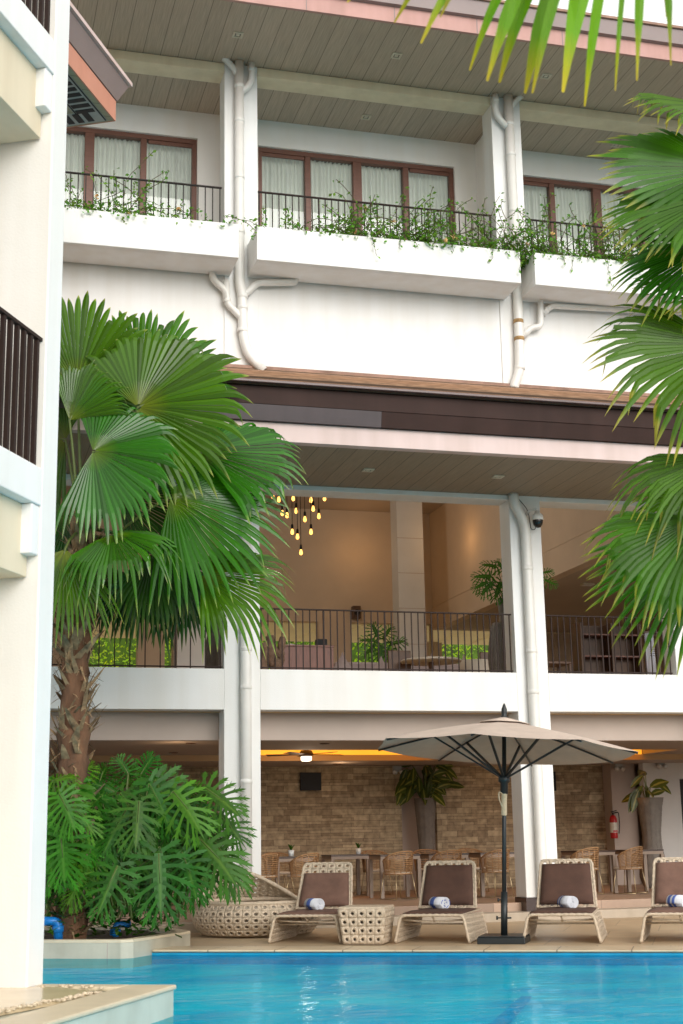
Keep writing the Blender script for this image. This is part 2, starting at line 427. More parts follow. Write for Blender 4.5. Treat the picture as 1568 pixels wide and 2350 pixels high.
def water_mat():
    m = bpy.data.materials.new('pool_water'); m.use_nodes = True; nt = m.node_tree; n = nt.nodes; l = nt.links; n.remove(n['Principled BSDF'])
    g = n.new('ShaderNodeNewGeometry'); mp = n.new('ShaderNodeMapping'); mp.inputs['Rotation'].default_value = (0, 0, AW); mp.inputs['Scale'].default_value = (1.0, 2.6, 1); l.new(g.outputs['Position'], mp.inputs['Vector'])
    z1 = n.new('ShaderNodeTexNoise'); z1.inputs['Scale'].default_value = 3.0; z1.inputs['Detail'].default_value = 3; z1.inputs['Distortion'].default_value = .6; l.new(mp.outputs['Vector'], z1.inputs['Vector'])
    z2 = n.new('ShaderNodeTexNoise'); z2.inputs['Scale'].default_value = .55; z2.inputs['Detail'].default_value = 2; l.new(mp.outputs['Vector'], z2.inputs['Vector'])
    mu = n.new('ShaderNodeMath'); mu.operation = 'MULTIPLY_ADD'; mu.inputs[1].default_value = .35; l.new(z1.outputs['Fac'], mu.inputs[0]); l.new(z2.outputs['Fac'], mu.inputs[2])
    bp = n.new('ShaderNodeBump'); bp.inputs['Strength'].default_value = .8; bp.inputs['Distance'].default_value = .04; l.new(mu.outputs[0], bp.inputs['Height'])
    fr = n.new('ShaderNodeFresnel'); fr.inputs['IOR'].default_value = 1.22; l.new(bp.outputs['Normal'], fr.inputs['Normal'])
    tr = n.new('ShaderNodeBsdfTransparent'); tr.inputs['Color'].default_value = (.36, .86, .96, 1)
    gl = n.new('ShaderNodeBsdfGlossy'); gl.inputs['Roughness'].default_value = .03; gl.inputs['Color'].default_value = (.72, .84, .9, 1); l.new(bp.outputs['Normal'], gl.inputs['Normal'])
    mx = n.new('ShaderNodeMixShader'); m2 = n.new('ShaderNodeMath'); m2.operation = 'MULTIPLY'; m2.inputs[1].default_value = .5; l.new(fr.outputs[0], m2.inputs[0]); l.new(m2.outputs[0], mx.inputs['Fac']); l.new(tr.outputs[0], mx.inputs[1]); l.new(gl.outputs[0], mx.inputs[2])
    l.new(mx.outputs[0], n['Material Output'].inputs['Surface'])
    return m


def pool_mat():
    m, nt, b = nodes('blue_pool_caustics'); n = nt.nodes; l = nt.links
    g = n.new('ShaderNodeNewGeometry')
    z = n.new('ShaderNodeTexVoronoi'); z.feature = 'SMOOTH_F1'; z.inputs['Scale'].default_value = 2.2
    zz = n.new('ShaderNodeTexNoise'); zz.inputs['Scale'].default_value = 1.3; l.new(g.outputs['Position'], zz.inputs['Vector'])
    ad = n.new('ShaderNodeMixRGB'); ad.inputs['Fac'].default_value = .35; l.new(g.outputs['Position'], ad.inputs['Color1']); l.new(zz.outputs['Color'], ad.inputs['Color2']); l.new(ad.outputs['Color'], z.inputs['Vector'])
    cr = n.new('ShaderNodeValToRGB'); e = cr.color_ramp.elements; e[0].position = .1; e[1].position = .7
    e[0].color = (.008, .58, .84, 1); e[1].color = (.10, .88, .97, 1); l.new(z.outputs['Distance'], cr.inputs['Fac'])  # lighter cell edges painted as caustic light on the pool floor
    l.new(cr.outputs['Color'], b.inputs['Base Color']); b.inputs['Roughness'].default_value = .5
    return m


def glass_mat():
    m = bpy.data.materials.new('window_glass'); m.use_nodes = True; nt = m.node_tree; n = nt.nodes; l = nt.links; n.remove(n['Principled BSDF'])
    tr = n.new('ShaderNodeBsdfTransparent'); tr.inputs['Color'].default_value = (.92, .95, .94, 1)
    gl = n.new('ShaderNodeBsdfGlossy'); gl.inputs['Roughness'].default_value = .02
    fr = n.new('ShaderNodeFresnel'); fr.inputs['IOR'].default_value = 1.6
    mx = n.new('ShaderNodeMixShader'); l.new(fr.outputs[0], mx.inputs['Fac']); l.new(tr.outputs[0], mx.inputs[1]); l.new(gl.outputs[0], mx.inputs[2]); l.new(mx.outputs[0], n['Material Output'].inputs['Surface'])
    return m


def stripe_mat(name, bands, inner):       # rolled towel: bands along local X
    m, nt, b = nodes(name); n = nt.nodes; l = nt.links
    tc = n.new('ShaderNodeTexCoord'); sx = n.new('ShaderNodeSeparateXYZ'); l.new(tc.outputs['Object'], sx.inputs['Vector'])
    cr = n.new('ShaderNodeValToRGB'); cr.color_ramp.interpolation = 'CONSTANT'
    mr = n.new('ShaderNodeMapRange'); mr.inputs['From Min'].default_value = -.16; mr.inputs['From Max'].default_value = .16; l.new(sx.outputs['X'], mr.inputs['Value'])
    l.new(mr.outputs[0], cr.inputs['Fac']); e = cr.color_ramp.elements
    blue = (.10, .17, .52, 1); wh = (.74, .75, .80, 1)
    e[0].color = wh; e[1].position = bands[0][0]; e[1].color = blue
    k = e.new(bands[0][1]); k.color = wh
    for a, c in bands[1:]:
        k = e.new(a); k.color = blue; k = e.new(c); k.color = wh
    l.new(cr.outputs['Color'], b.inputs['Base Color']); b.inputs['Roughness'].default_value = .95
    z = n.new('ShaderNodeTexNoise'); z.inputs['Scale'].default_value = 150; l.new(tc.outputs['Object'], z.inputs['Vector'])
    bp = n.new('ShaderNodeBump'); bp.inputs['Strength'].default_value = .7; bp.inputs['Distance'].default_value = .01; l.new(z.outputs['Fac'], bp.inputs['Height']); l.new(bp.outputs['Normal'], b.inputs['Normal'])
    return m


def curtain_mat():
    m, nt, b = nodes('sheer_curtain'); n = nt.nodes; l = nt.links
    b.inputs['Base Color'].default_value = (.82, .84, .78, 1); b.inputs['Roughness'].default_value = .9; b.inputs['Emission Color'].default_value = (.78, .82, .74, 1); b.inputs['Emission Strength'].default_value = .16  # curtains glow faintly by themselves to lift the shaded window recess
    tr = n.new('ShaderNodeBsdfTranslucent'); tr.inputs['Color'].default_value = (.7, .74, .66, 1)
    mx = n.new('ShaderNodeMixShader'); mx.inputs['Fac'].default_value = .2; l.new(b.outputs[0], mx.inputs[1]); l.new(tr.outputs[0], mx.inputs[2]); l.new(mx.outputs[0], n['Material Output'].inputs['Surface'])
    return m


M['stone'] = stone_mat()
M['deck'] = tile_mat('beige_deck_tile', (.53, .395, .25), 1.3, 1.3, .66)
M['coping'] = tile_mat('pale_coping_stone', (.62, .49, .33), 3.0, .84, .25, .3, .08, .4)
M['floorwood'] = mat('dining_floor_tile', (.26, .175, .115), .4, .25, 2, stretch=(1, 6, 1))
M['step'] = tile_mat('step_tile', (.40, .27, .19), 2, 1.1, .6, .45, .45)
M['stepb'] = mat('lower_step_tile', (.45, .37, .28), .5, .12, 2, stain=.12)
M['curbtile'] = mat('pale_curb_tile', (.47, .44, .35), .35, .1, 3, stain=.18)
M['curbtop'] = mat('curb_capstone', (.62, .52, .37), .45, .1, 3)
M['platform'] = mat('polished_cream_tile', (.62, .49, .32), .22, .1, 1.5)
M['platface'] = mat('pale_green_tile', (.55, .57, .48), .3, .08, 3, stain=.12)
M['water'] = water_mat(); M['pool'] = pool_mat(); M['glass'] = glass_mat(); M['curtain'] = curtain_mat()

F = 22.0                                  # plane of the hotel front
# ------------------------------------------------------------------ setting
mb = MB(); mb.box(-900, 900, -900, 2500, -2.6, -2.5); struct('ground', mb, M['earth'])
mb = MB(); mb.box(-40, 60, 34.45, 140, 3.3, 3.35); struct('garden_terrace', mb, M['deck'])
SE = 17.08                                # far pool edge
q = [L(SE+.03, -6.6, 0), L(SE+.03, 24, 0), Vector((40, 21.75, 0)), Vector((-8, 21.75, 0)), L(SE+.03, -16, 0)]
mb = MB(); mb.prism([(p.x, p.y) for p in (q[4], q[0], q[1])]+[(32, 21.75), (-8, 21.75)], -.6, 0); struct('pool_deck', mb, M['deck'])
mb = MB(); mb.lbox(SE-.03, SE+.62, -6.6, 24, .004, .03); struct('pool_coping', mb, M['coping'], bevel=.012)
mb = MB(); mb.poly([L(2, -20, -.03), L(2, 24, -.03), L(SE, 24, -.03), L(SE, -20, -.03)]); struct('pool_water', mb, M['water'])
mb = MB()
mw = MB(); P4 = [L(2, -20, 0), L(2, 24, 0), L(SE, 24, 0), L(SE, -20, 0)]
for i in range(4):
    a, b = P4[i], P4[(i+1) % 4]
    mw.poly([(b.x, b.y, -.14), (a.x, a.y, -.14), (a.x, a.y, -.005), (b.x, b.y, -.005)])
mb.poly([(p.x, p.y, -.14) for p in P4]); struct('pool_floor', mb, M['pool']); lm = MB(); a_, b_, c_, d_ = atz(1128, 2346, -.13), atz(1172, 2346, -.13), atz(1222, 2286, -.13), atz(1196, 2286, -.13); lm.poly([a_-(d_-a_)*2, b_-(c_-b_)*2, c_, d_]); struct('pool_lane_line', lm, mat('dark_blue_lane_tile', (.02, .50, .80), .5, .2, 6)); struct('pool_wall', mw, mat('dark_edge_reflection_blue', (.006, .30, .50), .4, .15, 6))  # pool wall colour carries the dark reflection band at the far edge
mb = MB(); mb.lbox(-12, 2, -20, 24, -.6, 0); struct('near_deck', mb, M['deck'])
# steps up to the dining room
mb = MB(); mb.box(-8, 32, 21.75, 22.2, -.4, .13); struct('lower_step', mb, [M['stepb']], bevel=.008)
mb = MB(); mb.box(-8, 32, 22.2, 30, -.4, .26); struct('dining_floor', mb, [M['step']], bevel=.008)

# ------------------------------------------------------------------ hotel building
H = thing('hotel_building', 'large white three storey hotel building with open dining floor and deep eaves', 'building', (4.4, 22, 0))
CXS = [(-.8, -.23), (4.12, 4.70), (9.04, 9.61), (12.45, 13.02)]
for i, (a, b) in enumerate(CXS):
    top = 14.48 if i < 3 else 6.98
    mb = MB(); mb.box(a, b, F, F+.45, .34 if i else .0, top); c = obj('column', mb, M['white'], H, bevel=.01)
    mb = MB(); mb.box(a-.015, b+.015, F-.015, F+.465, .125, .34); obj('plinth', mb, M['plinth'], c)
mb = MB(); mb.box(12.0, 12.449, F+.02, F+.45, 3.951, 6.899); obj('column', mb, M['white'], H, bevel=.01)
mb = MB(); mb.box(13.96, 14.53, F, F+.45, 8.9, 14.48); obj('column', mb, M['white'], H, bevel=.01)
bays = [(-6, -.8), (-.23, 4.12), (4.70, 9.04), (9.61, 12.45), (13.02, 20)]
for a, b in bays:
    mb = MB(); mb.box(a, b, F, F+.3, 3.31, 3.95); obj('spandrel', mb, M['white'], H, bevel=.008)
    mb = MB(); mb.box(a, b, F, F+.45, 6.9, 6.98); obj('beam', mb, M['white'], H, bevel=.006)
    mb = MB(); mb.box(a, b, F+.46, F+.7, 2.87, 3.6); obj('inner_beam', mb, M['taupe'], H)
# third floor outer wall and planters
mb = MB(); mb.box(-6, 20, F+.03, F+.3, 7.1, 10.53); mb.box(-6, 20, F+.03, 23.6, 10.53, 10.9); obj('wall', mb, M['white'], H)
PARA = [(-5.5, 4.21), (4.51, 9.13), (9.39, 15)]
for a, b in PARA:
    mb = MB(); z0, z1, y0, y1 = 10.53, 11.12, 21.2, 21.99
    mb.box(a, b, y0, y0+.1, z0, z1); mb.box(a, b, y0+.1, y1, z0, z0+.12); mb.box(a, a+.1, y0+.1, y1, z0+.12, z1-.003); mb.box(b-.1, b, y0+.1, y1, z0+.12, z1-.003)
    pl = obj('planter_box', mb, M['white'], H, bevel=.01)
    mb = MB(); mb.box(a+.1, b-.1, y0+.1, y1, z0+.12, z1-.12); obj('soil', mb, M['soil'], pl)
WZ0, WZ1, WY = 10.9, 14.36, 23.6
WINS = [(.05, 3.92), (5.05, 8.89), (9.97, 13.81)]
PART = [-.5, 4.47, 9.39, 14.3]
mb = MB(); ZW0, ZW1 = 10.98, 13.84
for k in range(3):
    a, b = PART[k], PART[k+1]; w0, w1 = WINS[k]
    mb.box(a, w0, WY, WY+.25, WZ0, WZ1); mb.box(w1, b, WY, WY+.25, WZ0, WZ1)
    mb.box(w0, w1, WY, WY+.25, ZW1, WZ1); mb.box(w0, w1, WY, WY+.25, WZ0, ZW0)
for x in PART: mb.box(x-.06, x+.06, F+.46, WY-.001, WZ0, WZ1-.02)
obj('balcony_wall', mb, M['white2'], H)
for k, (w0, w1) in enumerate(WINS):
    y0 = WY+.06; W = (w1-w0)
    mb = MB(); fw = .085
    mb.box(w0, w1, y0, y0+.12, ZW1-.09, ZW1); mb.box(w0, w0+fw, y0, y0+.12, ZW0, ZW1-.09); mb.box(w1-fw, w1, y0, y0+.12, ZW0, ZW1-.09)
    mb.box(w0+fw, w1-fw, y0, y0+.12, ZW0, ZW0+.08)
    for j in (1, 2, 3):
        x = w0+W*j/4; ww = .055 if j != 2 else .085
        mb.box(x-ww, x+ww, y0+.005, y0+.115, ZW0+.08, ZW1-.09)
    for j in (0, 3): mb.box(w0+W*j/4+fw, w0+W*(j+1)/4-.06, y0+.02, y0+.06, ZW1-.16, ZW1-.09)
    win = obj('window', mb, M['timber'], H, bevel=.005)
    for j in range(4):
        xa, xb = w0+W*j/4+.05, w0+W*(j+1)/4-.05
        mb = MB(); mb.poly([(xa, y0+.07, ZW0+.05), (xb, y0+.07, ZW0+.05), (xb, y0+.07, ZW1-.1), (xa, y0+.07, ZW1-.1)]); obj('pane', mb, M['glass'], win)
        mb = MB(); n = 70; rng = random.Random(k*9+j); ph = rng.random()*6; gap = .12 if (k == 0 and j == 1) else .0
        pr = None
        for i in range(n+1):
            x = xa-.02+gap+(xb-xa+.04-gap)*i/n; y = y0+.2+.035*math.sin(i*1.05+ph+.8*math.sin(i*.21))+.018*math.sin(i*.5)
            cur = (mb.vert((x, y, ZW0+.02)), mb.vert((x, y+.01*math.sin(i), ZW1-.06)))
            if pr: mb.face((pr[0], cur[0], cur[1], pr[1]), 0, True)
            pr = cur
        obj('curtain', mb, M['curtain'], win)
    mb = MB(); mb.box(w0-.3, w1+.3, WY+.8, WY+.85, WZ0, WZ1); obj('dark_room', mb, M['grey'], win)
# eaves of the top roof
for a, b in [(-6, -.8), (-.23, 4.12), (4.70, 9.04), (9.61, 13.96), (14.53, 20)]:
    mb = MB(); mb.box(a, b, F, F+.4, 14.30, 14.47); obj('eave_beam', mb, M['beamcream'], H, bevel=.006)
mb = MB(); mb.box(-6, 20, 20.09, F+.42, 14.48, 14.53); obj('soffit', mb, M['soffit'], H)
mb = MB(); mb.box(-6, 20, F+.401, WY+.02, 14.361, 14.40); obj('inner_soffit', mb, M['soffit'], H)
mb = MB(); mb.xprism([(20.0, 14.75), (20.0, 15.06), (27.5, 17.7), (35, 15.0), (35, 14.75)], -6, 20); rf = obj('roof', mb, M['shingle'], H)
mb = MB(); mb.box(-6, 20, 20.03, 20.09, 14.43, 14.76); obj('fascia', mb, M['pink'], rf, bevel=.004)
mb = MB()
for x in [-3.0, .2, 2.9, 5.1, 6.6, 8.05, 9.6, 11.0, 13]: mb.box(x-.008, x+.008, 20.026, 20.03, 14.44, 14.70)
obj('fascia_joint', mb, M['mauve'], rf)
mb = MB(); mb.xprism([(20.03, 14.71), (19.95, 14.72), (19.92, 14.98), (20.03, 14.98)], -6, 20); obj('gutter', mb, M['mauve'], rf)
mb = MB(); mb.box(-6, 20, 19.88, 20.05, 14.985, 15.03); obj('gutter_lip', mb, M['flash'], rf)
# lower roof between the second and third floor
mb = MB(); x0, x1 = -6, 20
prof = []; n = 9
for i in range(n):
    y = 19.24+(F+.02-19.24)*i/n; z = 7.84+(8.86-7.84)*i/n
    prof += [(y, z), (y, z+.055)]
prof += [(F+.02, 8.97), (F+.02, 8.7), (19.24, 7.74)]
mb.xprism(prof[::-1], x0, x1); lr = obj('lower_roof', mb, M['shingle'], H)
mb = MB(); mb.xprism([(F-.10, 8.86), (F-.10, 8.95), (F+.025, 9.0), (F+.025, 8.86)][::-1], x0, x1); obj('flashing', mb, M['flash'], lr)
mb = MB(); mb.box(x0, x1, 19.16, 19.30, 7.755, 7.80); obj('gutter_lip', mb, M['gutter'], lr, bevel=.01)
mb = MB(); mb.box(x0, x1, 19.295, 19.5, 7.47, 7.754); obj('upper_fascia', mb, M['darkbrown'], lr, bevel=.006)
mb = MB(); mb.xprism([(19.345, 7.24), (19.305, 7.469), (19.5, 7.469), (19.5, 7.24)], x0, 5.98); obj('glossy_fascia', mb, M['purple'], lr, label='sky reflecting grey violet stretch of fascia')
mb = MB(); mb.xprism([(19.347, 7.24), (19.308, 7.469), (19.5, 7.469), (19.5, 7.24)], 5.985, x1); obj('glossy_fascia', mb, M['darkbrown'], lr)
mb = MB(); mb.box(x0, x1, 19.42, 19.58, 6.955, 7.238); obj('fascia', mb, M['pinkpale'], lr, bevel=.005)
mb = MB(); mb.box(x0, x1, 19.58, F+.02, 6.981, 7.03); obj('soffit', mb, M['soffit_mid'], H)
# second floor interior
mb = MB(); mb.box(-6, 20, F+.3, 34.4, 3.3, 3.75); obj('second_floor', mb, M['tanbeam'], H)
XB, ZB, YB, ZT = 11.75, 6.45, 34.0, 9.47
mb = MB(); mb.box(-6, XB, F+.31, YB, ZT, ZT+.08); obj('second_ceiling', mb, M['ceil'], H)
K = 34/30
OPEN = [(3.07, 4.27), (4.92, 5.12), (5.6, 6.3), (6.0*K, 7.72*K), (8.47*K, 9.5*K), (10.22*K, XB-.01)]
SILL = 3.76; HD = 6.6
mb = MB(); mb.box(-6, XB, YB, YB+.3, HD, ZT)
xs = [-6]+[v for o in OPEN for v in o]+[XB]
for i in range(0, len(xs), 2): mb.box(xs[i], xs[i+1], YB, YB+.3, SILL, HD)
obj('rear_wall', mb, M['brownwall'], H)
mb = MB(); mb.box(XB, XB+.25, F+.46, YB, ZB, ZT); mb.box(XB-.012, XB, F+.46, YB-.01, 7.02, 7.04); obj('bulkhead', mb, M['brownwall'], H)
mb = MB(); mb.box(XB+.25, 20, F+.46, YB-.01, ZB, ZB+.09); obj('low_ceiling', mb, M['ceil'], H)
mb = MB(); mb.box(13.7, 20, YB, YB+.3, 3.75, ZB); mb.box(XB+.01, 13.7, YB, YB+.3, HD-.02, ZT); obj('rear_wall', mb, M['brownwall'], H)
mb = MB(); mb.box(18, 18.2, 23, YB, 3.75, ZB); obj('side_wall', mb, M['brownwall'], H)
mb = MB(); cx0, cx1, cyy = 10.13, 10.78, 31.7
mb.box(cx0, cx1, cyy, cyy+.5, 3.75, ZT)
ic = obj('inner_column', mb, M['white_int'], H)
for z in (4.9, 5.75, 6.6, 7.45, 8.3):
    mb = MB(); mb.box(cx0-.004, cx1+.004, cyy-.003, cyy, z, z+.014); obj('panel_joint', mb, M['taupe'], ic)
mb = MB(); mb.box(4.30, 4.94, 28, 28.5, 3.75, ZT); obj('inner_column', mb, M['white_int'], H)
mb = MB(); z0 = 6.63
mb.hexa([(-6, 34.3, z0), (16, 34.3, z0), (16, 37.6, z0-.03), (-6, 37.6, z0-.03), (-6, 34.3, z0+.1), (16, 34.3, z0+.1), (16, 37.6, z0+.1), (-6, 37.6, z0+.1)])
for x in range(-3, 16): mb.box(x-.02, x+.02, 34.35, 37.6, z0-.06, z0-.03)
obj('terrace_ceiling', mb, M['ceilcream'], H)
for x in (12.55, -5.5):
    mb = MB(); mb.box(x, x+.55, 37.2, 37.7, 3.35, 6.6); obj('terrace_column', mb, M['taupe'], H)
# dining room
mb = MB(); zc = 2.9
mb.box(-6, 20, F+.7, 25.4, zc, zc+.1); mb.box(-6, 5.3, 25.4, 26.9, zc, zc+.1); mb.box(9.15, 9.9, 25.4, 26.9, zc, zc+.1); mb.box(13.75, 20, 25.4, 26.9, zc, zc+.1)
obj('dining_ceiling', mb, M['ceilgrey'], H)
mb = MB(); mb.box(-6, 20, 26.92, 29, 2.79, 2.88); obj('dining_ceiling', mb, M['ceilgrey'], H)
mb = MB(); mb.box(-6, 20, 26.9, 26.92, 2.79, 2.90); obj('ceiling_beam', mb, M['tanbeam'], H)
for a, b in ((5.3, 9.15), (9.9, 13.75)):
    mb = MB(); mb.poly([(a, 26.93, 2.901), (b, 26.93, 2.901), (b, 26.93, 3.25), (a, 26.93, 3.25)]); mb.poly([(b, 25.4, 3.0), (b, 25.4, 3.25), (b, 26.92, 3.25), (b, 26.92, 3.0)])
    mb.poly([(a, 25.4, 3.25), (b, 25.4, 3.25), (b, 26.93, 3.25), (a, 26.93, 3.25)]); obj('lit_cove', mb, M['orangeglow'], H)
mb = MB(); mb.box(-6, 9.2, 29, 29.2, .26, 2.79); obj('stone_wall', mb, M['stone'], H)
mb = MB(); mb.box(9.97, 13.83, 29, 29.2, .26, 2.79); obj('stone_wall', mb, M['stone'], H)
mb = MB(); mb.box(9.2, 9.97, 29.12, 29.3, .26, 2.79); obj('niche_wall', mb, M['taupe'], H)
mb = MB(); mb.box(13.83, 14.4, 28.6, 28.8, .26, 2.79); mb.box(13.83, 13.85, 28.8, 29, .26, 2.79); obj('niche_wall', mb, M['taupe'], H)
mb = MB(); mb.box(14.4, 15.25, 28.2, 28.4, .26, 2.79); mb.box(15.25, 18, 28.2, 28.4, 2.45, 2.79); obj('niche_wall', mb, M['white_int'], H)
mb = MB(); mb.box(15.25, 18, 28.45, 28.5, .26, 2.45); obj('doorway', mb, M['door'], H)
mb = MB(); mb.box(14.4, 15.25, 28.17, 28.2, .26, .36); obj('skirting', mb, M['plinth'], H)
mb = MB(); mb.box(-6.2, -6, F, 34, .0, 14.48); obj('end_wall', mb, M['white'], H)
mb = MB(); mb.box(20, 20.2, F, 34, 0, 14.48); obj('end_wall', mb, M['white'], H)
mb = MB(); mb.box(-6, 20, 34.0, 34.2, 9.56, 14.7); obj('end_wall', mb, M['white'], H)
mb = MB(); mb.box(-6, 20, 29.3, 30.4, -.3, 3.3); obj('back_wall', mb, M['taupe'], H)

# ------------------------------------------------------------------ railings
def railing(x0, x1, y, z0, z1, label, step, group, m, post=True, name='balcony_railing'):
    t = thing(name, label, 'railing', ((x0+x1)/2, y, z0), 0, group)
    mb = MB(); mb.box(x0, x1, y-.022, y+.022, z1-.02, z1); obj('handrail', mb, M[m], t)
    mb = MB(); mb.box(x0, x1, y-.015, y+.015, z0+.03, z0+.05); obj('bottom_rail', mb, M[m], t)
    n = int((x1-x0)/step)
    for i in range(n+1):
        x = x0+.03+(x1-x0-.06)*i/n; w = .0085 if i % 9 else .012
        mb = MB(); mb.box(x-w, x+w, y-w, y+w, z0, z1-.02); obj('baluster', mb, M[m], t)
    return t


G = 'iron balcony railings of the third floor'
railing(-.23, 4.10, 22.15, 10.9, 12.2, 'dark iron balcony railing on the upper floor nearest the left wing', .125, G, 'iron')
railing(4.72, 9.02, 22.15, 10.9, 12.2, 'brown iron balcony railing on the upper floor between the two pipe columns', .118, G, 'ironbrown')
railing(9.63, 13.9, 22.15, 10.9, 12.2, 'dark iron balcony railing on the upper floor behind the right palm', .118, G, 'iron')
G = 'iron railings of the open second floor'
railing(-.22, 4.11, 22.12, 3.95, 4.95, 'dark railing of the open second floor behind the left palm', .24, G, 'ironbrown', name='terrace_railing')
railing(4.71, 9.03, 22.12, 3.95, 4.95, 'dark railing of the open second floor below the hanging bulbs', .114, G, 'ironbrown', name='terrace_railing')
railing(9.62, 11.97, 22.12, 3.95, 4.95, 'dark railing of the open second floor right of the security camera', .114, G, 'ironbrown', name='terrace_railing')

# ------------------------------------------------------------------ drain pipes
def bend(pts, r, k=4):
    pts = [Vector(p) for p in pts]; out = [pts[0]]
    for i in range(1, len(pts)-1):
        a, b, c = pts[i-1], pts[i], pts[i+1]
        d1 = (a-b); d2 = (c-b); q = min(r, d1.length*.45, d2.length*.45)
        p0 = b+d1.normalized()*q; p2 = b+d2.normalized()*q
        for j in range(k+1):
            t = j/k; out.append(p0*(1-t)**2+b*2*t*(1-t)+p2*t*t)
    return out+[pts[-1]]


def pipe(t, name, pts, r, collars=(), m='pipe'):
    pts = [Vector(p) for p in pts]
    mb = MB(); mb.tube(bend(pts, .13), r, 16); o = obj(name, mb, M[m], t)
    for p, d in collars:
        p = Vector(p); d = Vector(d).normalized()
        mb = MB(); mb.lathe([(r, -.035), (r+.008, -.03), (r+.008, .03), (r, .035)], p, 16, axis=d); obj('collar', mb, M[m], o)
    return o


PY = 21.9
zz = (0, 0, 1)
A = lambda x, y, Y=PY: at(x, y, Y)
t = thing('drain_pipe', 'white drainpipe with branches running from the top eaves down the left pipe column', 'drainpipe', (4.4, PY, 8.9), 0, 'white rainwater pipes on the columns')
xm = 4.36
pipe(t, 'main_pipe', [(xm, PY, 14.47), (xm, PY, 10.4), (xm+.04, PY, 10.2), (xm+.06, PY, 9.45), (4.50, PY, 9.15), (4.75, PY-.02, 8.86)], .083,
     [((xm, PY, z), zz) for z in (14.0, 13.35, 12.3, 11.3)]+[((xm+.05, PY, z), zz) for z in (10.15, 9.95, 9.55)])
pipe(t, 'branch_pipe', [A(512, 133), A(520, 138), A(538, 158), A(545, 172)], .055)
pipe(t, 'branch_pipe', [A(578, 140), A(578, 188), A(563, 205), A(548, 212)], .058, [(A(578, 160), zz)])
pipe(t, 'branch_pipe', [A(487, 612), A(488, 640), A(521, 670), A(521, 695), A(547, 722), A(560, 735)], .058, [(A(521, 690), zz)])
pipe(t, 'branch_pipe', [A(519, 645), A(519, 690)], .058)
pipe(t, 'branch_pipe', [A(678, 634), A(678, 648), A(590, 649), A(572, 668), A(560, 676)], .058)
t2 = thing('drain_pipe', 'white drainpipe with rusty bands running from the top eaves down the right pipe column', 'drainpipe', (9.4, PY, 8.9), 0, 'white rainwater pipes on the columns')
p0, p1, p2 = A(1166, 216), A(1190, 700), A(1192, 850)
o = pipe(t2, 'main_pipe', [(p0.x, PY, 14.47), (p0.x, PY, 10.6), A(1187, 660), A(1192, 780), A(1193, 850), A(1181, 884), A(1180, 892)], .083, [((p0.x, PY, z), zz) for z in (13.9, 13.3, 12.2)]+[(A(1193, 845), zz)])
for yy in (738, 778):
    mb = MB(); mb.lathe([(.084, -.035), (.09, -.03), (.09, .03), (.084, .035)], A(1190 if yy < 750 else 1192, yy), 16, axis=zz); obj('collar', mb, M['rust'], o, label='rust stained band around the pipe')
pipe(t2, 'branch_pipe', [A(1137, 217), A(1137, 262), A(1164, 292)], .058, [(A(1137, 230), zz)])
pipe(t2, 'branch_pipe', [A(1198, 220), A(1185, 230), A(1170, 248)], .05)
pipe(t2, 'branch_pipe', [A(1241, 682), A(1241, 750), A(1219, 752), A(1198, 775)], .055, [(A(1241, 690), zz)])
pipe(t2, 'branch_pipe', [A(1560, 718), A(1264, 702), A(1247, 722)], .05)
t3 = thing('drain_pipe', 'thick white drainpipe down the column beside the chandelier and lower spandrel', 'drainpipe', (4.45, PY, .3), 0, 'white rainwater pipes on the columns')
pipe(t3, 'main_pipe', [(4.45, PY, 6.98), (4.45, PY, .13)], .088, [((4.45, PY, z), zz) for z in (6.3, 5.4, 4.25, 3.65, 2.2, .8)])
t4 = thing('drain_pipe', 'thick white drainpipe below the lower roof bending beside the security camera', 'drainpipe', (9.3, PY, .3), 0, 'white rainwater pipes on the columns')
pipe(t4, 'main_pipe', [A(1178, 1132), A(1181, 1155), A(1205, 1205), (9.285, PY, 5.85), (9.285, PY, .5), (9.29, PY+.04, .35)], .088, [((9.285, PY, z), zz) for z in (5.7, 4.3, 3.62)])

# ------------------------------------------------------------------ recessed lights
def downlight(x, y, z, label, s=.085, group='square recessed lights in the plank soffits'):
    t = thing('recessed_light', label, 'ceiling light', (x, y, z), 0, group)
    mb = MB(); w = s*.62
    for a in ((-s, s, -s, -w), (-s, s, w, s), (-s, -w, -w, w), (w, s, -w, w)): mb.box(x+a[0], x+a[1], y+a[2], y+a[3], z-.018, z-.001)
    mb.box(x-s*.34, x+s*.34, y-s*.34, y+s*.34, z-.014, z-.004); obj('frame', mb, M['lightframe'], t)
    mb = MB(); mb.box(x-w, x+w, y-w, y+w, z-.004, z-.0015); obj('lens', mb, M['lens'], t)


